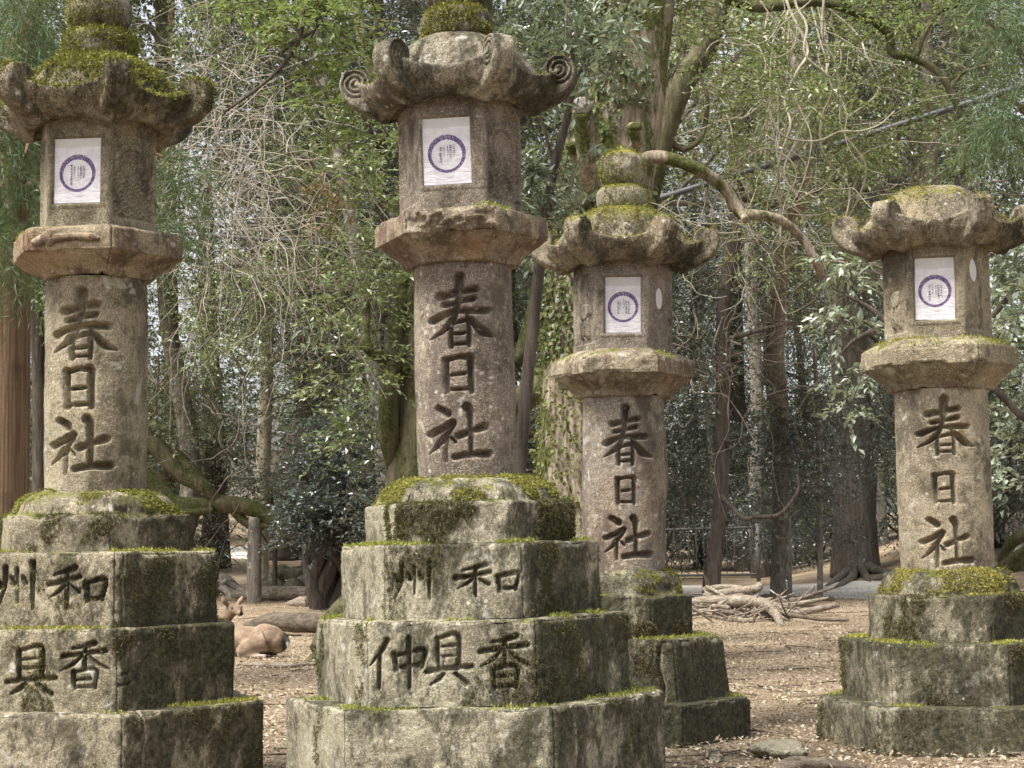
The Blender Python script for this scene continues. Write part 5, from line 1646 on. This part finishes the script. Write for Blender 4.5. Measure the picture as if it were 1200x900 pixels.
# ------------------------------------------------------------------ far hut (a corner of it shows between the trunks)
Yhut = 58.0
h0 = ground_pt(262, Yhut)
hut = empty('pale_hut', (h0[0], Yhut, h0[2]))
tag(hut, 'small pale hut with a dark roof far off between the left trunks', 'hut')
def box(x0, x1, y0, y1, z0, z1):
    V = np.array([(x, y, z) for z in (z0, z1) for y in (y0, y1) for x in (x0, x1)], dtype=float)
    return V, np.array([(0, 2, 3, 1), (4, 5, 7, 6), (0, 1, 5, 4), (2, 6, 7, 3), (0, 4, 6, 2), (1, 3, 7, 5)])
def hpart(nm, boxes, mat):
    b = Bag()
    for q in boxes: b.add(*box(*q))
    return obj(nm, b.mesh(nm, [mat], False), hut)
hpart('wall', [(-2.2, 3.2, 0, 3, -.2, 2.4)], plain('hut_plaster', (.62, .58, .50), .9, .2, var=.1, scale=2))
hpart('plinth', [(-2.25, 3.25, -.05, 3.05, -.3, .5)], plain('hut_boards', (.42, .34, .25), .9, .2, var=.2, scale=3))
V = np.array([(-2.7, -.6, 2.35), (3.7, -.6, 2.35), (3.7, 3.6, 2.35), (-2.7, 3.6, 2.35), (-2.2, 1.5, 3.7), (3.2, 1.5, 3.7)])
obj('roof', mesh_from('roof', V, [np.array([(0, 1, 5, 4), (2, 3, 4, 5), (0, 3, 2, 1)]), np.array([(1, 2, 5), (3, 0, 4)])], [plain('hut_roof', (.07, .065, .065), .8, .3)], False), hut)
wn = hpart('window', [(-.8, 1.2, -.04, .02, 1.45, 2.1)], plain('hut_window', (.72, .74, .76), .3, .5, var=.05))
b = Bag()
for q in ((-.86, 1.26, -.07, -.042, 1.38, 1.45), (-.86, 1.26, -.07, -.042, 2.1, 2.17), (.16, .24, -.07, -.042, 1.45, 2.1), (-.86, -.80, -.07, -.042, 1.45, 2.1), (1.2, 1.26, -.07, -.042, 1.45, 2.1)): b.add(*box(*q))
obj('frame', b.mesh('frame', [plain('hut_frame', (.05, .05, .05), .7, .3)], False), wn)

# ------------------------------------------------------------------ things on the ground
def rock(name, c, r, seed, mat, label, cat='rock', group=None, sink=.3):
    rng = np.random.default_rng(seed)
    b = Bag()
    for k in range(4):
        b.add(*ellipsoid(rng.normal(size=3) * np.array(r) * .28, np.array(r) * rng.uniform(.55, .85, 3)))
    V, F, N = remeshed(name, b, min(r) * .12, [], 3)
    q = V / max(r) + seed
    d = max(r) * (.10 * fbm(q, 2.2, 3, seed) + .045 * fbm(q, 7, 3, seed + 1) + .02 * fbm(q, 22, 2, seed + 2))
    V = V + N * d[:, None]
    o = obj(name, mesh_from(name, V, F, [mat]), None, (c[0], c[1], gz(c[0], c[1]) + r[2] * (1 - sink)))
    tag(o, label, cat, group)
    return o

N_SEED = np.array((1.7, .9, .3))
def log(name, P, R, mat, label, cat='log', group=None, seed=1, sides=14):
    P = [np.array(q) for q in P]
    o0 = P[0]
    V, F = rough_tube([q - o0 for q in P], R, sides, seed, .26, 0, max(24, 16 * len(P)))
    nb = V + N_SEED * seed
    V = V + fbm(nb * np.array((6, 6, 14)), 1.0, 3, seed)[:, None] * min(R) * .22 * unit(V - V.mean(0))
    o = obj(name, mesh_from(name, V, F, [mat]), None, o0)
    tag(o, label, cat, group)
    return o

def gp(px, Y, dz=0.0):
    q = ground_pt(px, Y); q[2] += .08 + dz
    return q

log('fallen_log', [gp(276, 24.6, .06), gp(300, 24.3, .08), (gp(330, 24.1, .11)), gp(360, 24, .11)], [.06, .08, .10, .10], M['deadwood'], 'pale fallen log lying in front of the prop post', seed=5)
log('fallen_log', [gp(338, 22.8, .02), gp(352, 22.6, .06), gp(362, 22.5, .07)], [.04, .07, .08], M['deadwood'], 'short pale log against the plaited trunk', seed=6)
log('fallen_log', [gp(290, 17.2, .05), gp(315, 16.9, .12), gp(345, 16.7, .13), gp(385, 16.5, .12)], [.06, .09, .10, .09], M['log_dark'], 'dark rotten log lying behind the resting deer', seed=7)
log('fallen_stick', [gp(280, 12.6, .02), gp(330, 12.4, .02), gp(372, 12.5, .02)], [.012, .015, .012], M['deadwood'], 'thin straight stick on the ground right of the deer', 'stick', seed=8, sides=8)
for k, (px, Y, r, dz) in enumerate(((322, 25.2, (.26, .2, .16), 0), (340, 25.0, (.22, .2, .17), 0), (352, 25.1, (.2, .18, .15), 0), (331, 25.3, (.2, .17, .13), .22), (346, 25.2, (.24, .17, .12), .24), (313, 25.0, (.2, .18, .16), 0), (330, 24.7, (.18, .14, .10), 0))):
    c = gp(px, Y)
    o = rock('boulder', c, r, 300 + k, M['rock'], 'mossy grey stone in the low heap beside the prop post', 'rock', 'stones heaped beside the prop post')
    o.location.z += dz
# exposed roots at the left
for k, (a, b_, c) in enumerate((((246, 26.5, .05), (262, 26, .25), (284, 25.6, .05)), ((247, 26.2, .12), (268, 25.8, .18), (290, 25.2, .0)), ((244, 26, .0), (262, 25.4, .10), (272, 24.9, -.02)), ((262, 26, .22), (264, 25.7, .1), (266, 25.4, -.02)))):
    log('exposed_root', [gp(*a), gp(*b_), gp(*c)], [.07, .06, .04], M['bark_grey'], 'grey weathered root snaking over the ground by the leftmost lantern', 'root', 'roots beside the leftmost lantern', 80 + k, 10)

# dead boughs piled by the third lantern
BR = [(((822, 20.2, .06), (858, 19.4, .30), (890, 18.9, .30), (905, 18.4, .16), (912, 18.0, .0)), (.06, .095, .09, .075, .05), 'thick grey bough lying at the front of the brushwood pile'),
      (((825, 21.4, .32), (860, 20.6, .42), (884, 20.2, .50), (889, 20.2, .58)), (.075, .085, .075, .06), 'short pale branch stub on top of the brushwood pile'),
      (((824, 21.6, .42), (845, 21.2, .48), (868, 21, .46)), (.06, .06, .05), 'straight pale bough at the back of the brushwood pile'),
      (((838, 20.4, .26), (865, 19.9, .34), (895, 19.6, .27), (915, 19.3, .14), (922, 19.2, .05)), (.055, .065, .06, .05, .03), 'curved pale branch arching over the brushwood pile'),
      (((830, 20.2, .18), (870, 19.6, .26), (905, 19.4, .20), (920, 19.4, .08), (950, 19.4, .12), (976, 19.5, .20)), (.07, .085, .07, .05, .055, .05), 'long bough with peeled orange wood at its tip'),
      (((826, 19.8, .02), (850, 18.9, .02), (880, 18.4, .05)), (.03, .045, .03), 'broken stick at the foot of the brushwood pile'),
      (((895, 18.8, .1), (930, 18.5, .10), (960, 18.2, .08), (990, 18.1, .07)), (.03, .03, .028, .022), 'long thin dark branch running from the pile towards the rightmost lantern'),
      (((836, 19.6, .10), (856, 19.2, .12), (874, 18.9, .06)), (.05, .05, .03), 'dark rotten stick under the brushwood pile'),
      (((828, 22, .35), (826, 21.8, .60), (822, 21.5, .75)), (.035, .03, .015), 'upright pale twig at the back of the brushwood pile'),
      (((826, 21.3, .50), (838, 20.9, .42), (850, 20.6, .30)), (.03, .03, .015), 'pale slanting twig across the brushwood pile'),
      (((868, 19.7, .16), (875, 19.4, .35), (878, 19.3, .45)), (.018, .015, .008), 'small dark twig sticking up from the brushwood pile'),
      (((900, 18.9, .16), (906, 18.7, .12), (922, 18.5, .02)), (.035, .03, .015), 'forked end stick right of the brushwood pile'),
      (((915, 24.5, .05), (950, 24.2, .07), (974, 24.1, .05)), (.05, .06, .05), 'dark plank-like log lying nearer the path'),
      (((938, 23.6, .02), (948, 23.5, .25), (953, 23.4, .38)), (.012, .012, .006), 'thin twig leaning up from the plank-like log'),
      (((882, 24.4, .06), (895, 24.2, .1), (908, 24.1, .06)), (.06, .09, .06), 'short mossy log beyond the brushwood pile')]
for k, (P, R, lab) in enumerate(BR):
    pts_ = [gp(q[0], q[1], q[2] * .62) for q in P]
    log('dead_branch', pts_, [x * .68 for x in R], M['deadwood_dark'] if 'dark' in lab or 'mossy' in lab else M['deadwood'], lab, 'branch', 'dead branches lying near the brushwood pile', 120 + k, 12)
rng = np.random.default_rng(131)
for k in range(16):
    px, Y = rng.uniform(826, 905), rng.uniform(18.8, 21.4)
    a = rng.normal() * .5 + (0 if rng.random() < .75 else 1.4); L_ = rng.uniform(.35, .95); c = gp(px, Y, rng.uniform(.03, .16))
    d = np.array((math.cos(a), math.sin(a) * .6, rng.normal() * .10))
    n_ = np.array((-d[1], d[0], 0))
    r0 = rng.uniform(.018, .045)
    P = [c - d * L_, c - d * L_ * .3 + n_ * rng.normal() * .09 + np.array((0, 0, rng.uniform(0, .06))), c + d * L_ * .35 + n_ * rng.normal() * .09, c + d * L_ + np.array((0, 0, rng.normal() * .05))]
    P = [np.array((q[0], q[1], max(q[2], gz(q[0], q[1]) + r0 * .6))) for q in P]
    log('dead_branch', P, [r0, r0 * .95, r0 * .8, r0 * .5], M['deadwood'] if rng.random() < .6 else M['deadwood_dark'], 'crooked dead branch lying within the brushwood pile', 'branch', 'crooked branches within the brushwood pile', 150 + k, 9)
b = Bag()
rng = np.random.default_rng(130)
for k in range(150):
    px, Y = rng.uniform(822, 930), rng.uniform(18.6, 21.6)
    c = gp(px, Y, rng.uniform(0, .13))
    a = rng.uniform(0, 6.28); L_ = rng.uniform(.12, .4)
    d = np.array((math.cos(a), math.sin(a), rng.normal() * .3)) * L_
    b.add(*tube(catmull([c - d, c + rng.normal(size=3) * .03, c + d], 6), rng.uniform(.005, .013), 5))
tw_ = obj('brushwood_twigs', b.mesh('brushwood_twigs', [M['deadwood']]))
tag(tw_, 'litter of broken twigs among the fallen boughs', 'twigs', kind='stuff')
b = Bag()
for k in range(420):
    Y = rng.uniform(6, 22); px = rng.uniform(0, 1200)
    x = at(px, 600, Y)[0]; c = np.array((x, Y, gz(x, Y) + .012))
    a = rng.uniform(0, 6.28); L_ = rng.uniform(.04, .22)
    d = np.array((math.cos(a), math.sin(a), 0)) * L_
    b.add(*tube(catmull([c - d, c + np.append(rng.normal(size=2) * .02, .004), c + d], 6), rng.uniform(.002, .006), 5))
tw_ = obj('ground_twigs', b.mesh('ground_twigs', [M['deadwood_dark']]))
tag(tw_, 'scattered small twigs over the forest floor', 'twigs', kind='stuff')

# stones at the foot of the rightmost lantern
rock('flat_stone', at(915, 893, 7.0), (.125, .1, .04), 401, M['rock_pale'], 'flat pale stone lying near the rightmost lantern', sink=.35)
log('mossy_root', [at(905, 908, 6.5), at(925, 898, 6.55), at(960, 897, 6.6), at(1010, 904, 6.65)], [.025, .035, .035, .025], M['deadwood_dark'], 'weathered root at the foot of the rightmost lantern', 'root', seed=91)
rock('flat_stone', at(838, 893, 6.9), (.035, .03, .03), 402, M['rock_pale'], 'small upright pale stone near the bottom edge', sink=.2)
# bank at the right
rock('boulder', gp(1196, 30), (.42, .35, .36), 403, M['rock'], 'rounded grey boulder on the bank at the right edge', sink=.4)
for k, (a, b_, c) in enumerate((((1172, 24, .55), (1185, 23.5, .8), (1215, 23, 1.0)), ((1170, 23.6, .45), (1190, 23.2, .62), (1220, 22.8, .8)), ((1174, 24.2, .42), (1195, 24, .5), (1225, 23.7, .6)))):
    log('exposed_root', [gp(*a), gp(*b_), gp(*c)], [.07, .08, .09], M['bark_mossy'], 'thick mossy root twisting beside the rightmost lantern plinth', 'root', 'roots at the right edge', 95 + k, 12)
for k, (a, b_, c) in enumerate((((1035, 28.6, .06), (1048, 28.4, .1), (1060, 28.2, .05)), ((1022, 30, .04), (1040, 29.6, .1), (1056, 29.4, .05)))):
    log('exposed_root', [gp(*a), gp(*b_), gp(*c)], [.05, .07, .05], M['bark_grey'], 'low root crossing the bank under the stout grey tree', 'root', 'roots on the bank', 98 + k, 10)

# ------------------------------------------------------------------ resting deer
def deer_mesh():
    b = Bag()
    def cap(P, R): b.add(*tube(catmull(P, 30), np.interp(np.linspace(0, 1, 30), np.linspace(0, 1, len(R)), R), 16))
    # +x is the rump end; lying with legs folded under
    b.add(*ellipsoid((-.02, 0, .150), (.32, .145, .130)))
    b.add(*ellipsoid((.19, .0, .165), (.17, .135, .125)))
    b.add(*ellipsoid((.17, 0, .255), (.085, .06, .045)))                    # hip bone
    b.add(*ellipsoid((.28, 0, .140), (.11, .12, .105)))
    b.add(*ellipsoid((-.24, 0, .165), (.16, .12, .14)))
    b.add(*ellipsoid((-.22, 0, .270), (.09, .05, .045)))                    # withers
    cap([(-.26, .02, .18), (-.25, .08, .28), (-.20, .11, .36), (-.16, .12, .41)], [.10, .075, .055, .055])     # neck
    b.add(*ellipsoid((-.135, .11, .425), (.075, .05, .05)))                                                  # skull, looking back along the body
    cap([(-.125, .10, .425), (-.08, .05, .40), (-.045, .015, .382)], [.045, .032, .024])                       # muzzle
    for s in (-1, 1):
        cap([(.20, s * .11, .15), (.06, s * .17, .10), (-.02, s * .185, .05)], [.10, .07, .04])                # thigh
        cap([(-.02, s * .185, .045), (.12, s * .195, .03), (.24, s * .19, .025)], [.03, .02, .018])            # hind shank folded
        cap([(-.28, s * .09, .10), (-.40, s * .10, .05), (-.28, s * .12, .03), (-.20, s * .12, .025)], [.05, .032, .022, .02])
        ax, ay = -.155 + s * .028, .125 + s * .028
        cap([(ax, ay, .455), (ax + s * .035, ay + s * .03, .50), (ax + s * .05, ay + s * .035, .545)], [.016, .028, .006])   # ear
    cap([(.365, -.03, .185), (.392, -.045, .14), (.388, -.05, .08)], [.014, .022, .006])                                  # tail
    V, F, N = remeshed('deer', b, .0105, [], 4)
    V = V + N * (fbm(V, 40, 2, 4) * .0015)[:, None]
    return V, F
def deer_mat():
    N = NT('deer_coat')
    tc = N.n('ShaderNodeTexCoord'); P = tc.outputs['Object']
    sep = N.n('ShaderNodeSeparateXYZ'); N.l(P, sep.inputs[0])
    c = N.mix(N.ramp(N.noise(P, 9, 5, .65), .35, .65), (.155, .11, .075), (.27, .20, .14))
    c = N.mix(N.ramp(sep.outputs[2], .11, .03), c, (.40, .33, .27))
    c = N.mix(N.ramp(N.noise(P, 14, 4, .7), .52, .66, 0, .7), c, (.13, .08, .052))
    edge_ = N.math('ADD', sep.outputs[0], N.math('MULTIPLY', N.noise(P, 30, 3, .6), .05))
    c = N.mix(N.ramp(edge_, .345, .385), c, (.05, .04, .034))
    c = N.mix(N.math('MULTIPLY', N.ramp(edge_, .396, .412), N.ramp(sep.outputs[2], .15, .12)), c, (.66, .64, .61))
    c = N.mix(N.math('MULTIPLY', N.ramp(sep.outputs[0], -.06, -.05), N.ramp(sep.outputs[2], .35, .36)), c, (.03, .025, .02))
    N.principled(c, .9, .15, N.bump(N.noise(N.scale(P, (60, 160, 160)), 1.0, 4, .7), .5, .006))
    return N.m
V, F = deer_mesh()
dp = gp(290, 13.9)
deer = obj('resting_deer', mesh_from('resting_deer', V, F, [deer_mat()]), None, (at(288, 700, 13.9)[0] + .0, 13.9, dp[2] - .01))
deer.rotation_euler = (0, 0, rad(-6))
deer.scale = (.92, .92, .92)
tag(deer, 'brown deer resting on the ground with white-tipped tail, behind the leftmost lantern', 'deer')
ev, ef = ellipsoid((0, 0, 0), (.011, .007, .011), None, 12, 8)
for s in (-1, 1):
    e = obj('eye', mesh_from('eye', ev, ef, [plain('deer_eye', (.01, .008, .008), .15, .6)]), deer)
    e.location = (-.105 + s * .034, .085 + s * .03, .437)

# two brown trunks glimpsed between trees, far left
for px, Y, r, lab in ((196, 34, .17, 'reddish thin trunk seen just right of the leftmost lantern'), (890, 38, .2, 'grey straight trunk beyond the end of the metal railing'), (872, 42, .26, 'dark trunk standing behind the metal railing'),
                      (818, 44, .16, 'slim brown trunk behind the left half of the metal railing'), (905, 46, .15, 'thin far trunk between the railing and the bank'), (1028, 44, .22, 'shadowed trunk behind the stout grey tree'), (420, 50, .3, 'far dark trunk above the dark bushes')):
    root, o0 = solo('bare_trunk_tree', lab, 'tree', [([ground_pt(px, Y)] + [ground_pt(px + rr.uniform(-6, 6), Y) + np.array((0, 0, z)) for z in (1.5, 4, 8, 12)], [r, r * .85, r * .78, r * .65, r * .4])], M['bark_cedar'] if 'reddish' in lab else M['bark_grey'] if 'grey' in lab else M['bark_dark'], 14, .3, int(px), 'single trunks in the wood')
# ------------------------------------------------------------------ light
w = bpy.data.worlds.new('World')
scene.world = w
w.use_nodes = True
nt = w.node_tree
bg = nt.nodes['Background']
sky = nt.nodes.new('ShaderNodeTexSky')
sky.sky_type = 'NISHITA'
sky.sun_disc = False
SUN_EL, SUN_AZ = rad(60), rad(-128)          # azimuth measured from +Y towards +X
sky.sun_elevation = SUN_EL
sky.sun_rotation = SUN_AZ
sky.air_density, sky.dust_density, sky.ozone_density = 1.0, 4.0, 1.0
hs = nt.nodes.new('ShaderNodeHueSaturation')
hs.inputs['Saturation'].default_value = .28
nt.links.new(sky.outputs[0], hs.inputs['Color'])
nt.links.new(hs.outputs[0], bg.inputs['Color'])
bg.inputs['Strength'].default_value = .125
sd_ = bpy.data.lights.new('sun', 'SUN')
sd_.energy = 3.2
sd_.angle = rad(18)
sd_.color = (1, .955, .88)
so = bpy.data.objects.new('sun', sd_)
COL.objects.link(so)
d = Vector((math.sin(SUN_AZ) * math.cos(SUN_EL), math.cos(SUN_AZ) * math.cos(SUN_EL), math.sin(SUN_EL)))
so.rotation_euler = (-d).to_track_quat('-Z', 'Y').to_euler()
so.location = d * 40

scene.view_settings.view_transform = 'Standard'
scene.view_settings.look = 'None'
scene.view_settings.gamma = 1.0
scene.view_settings.exposure = 1.27
scene.view_settings.use_curve_mapping = False
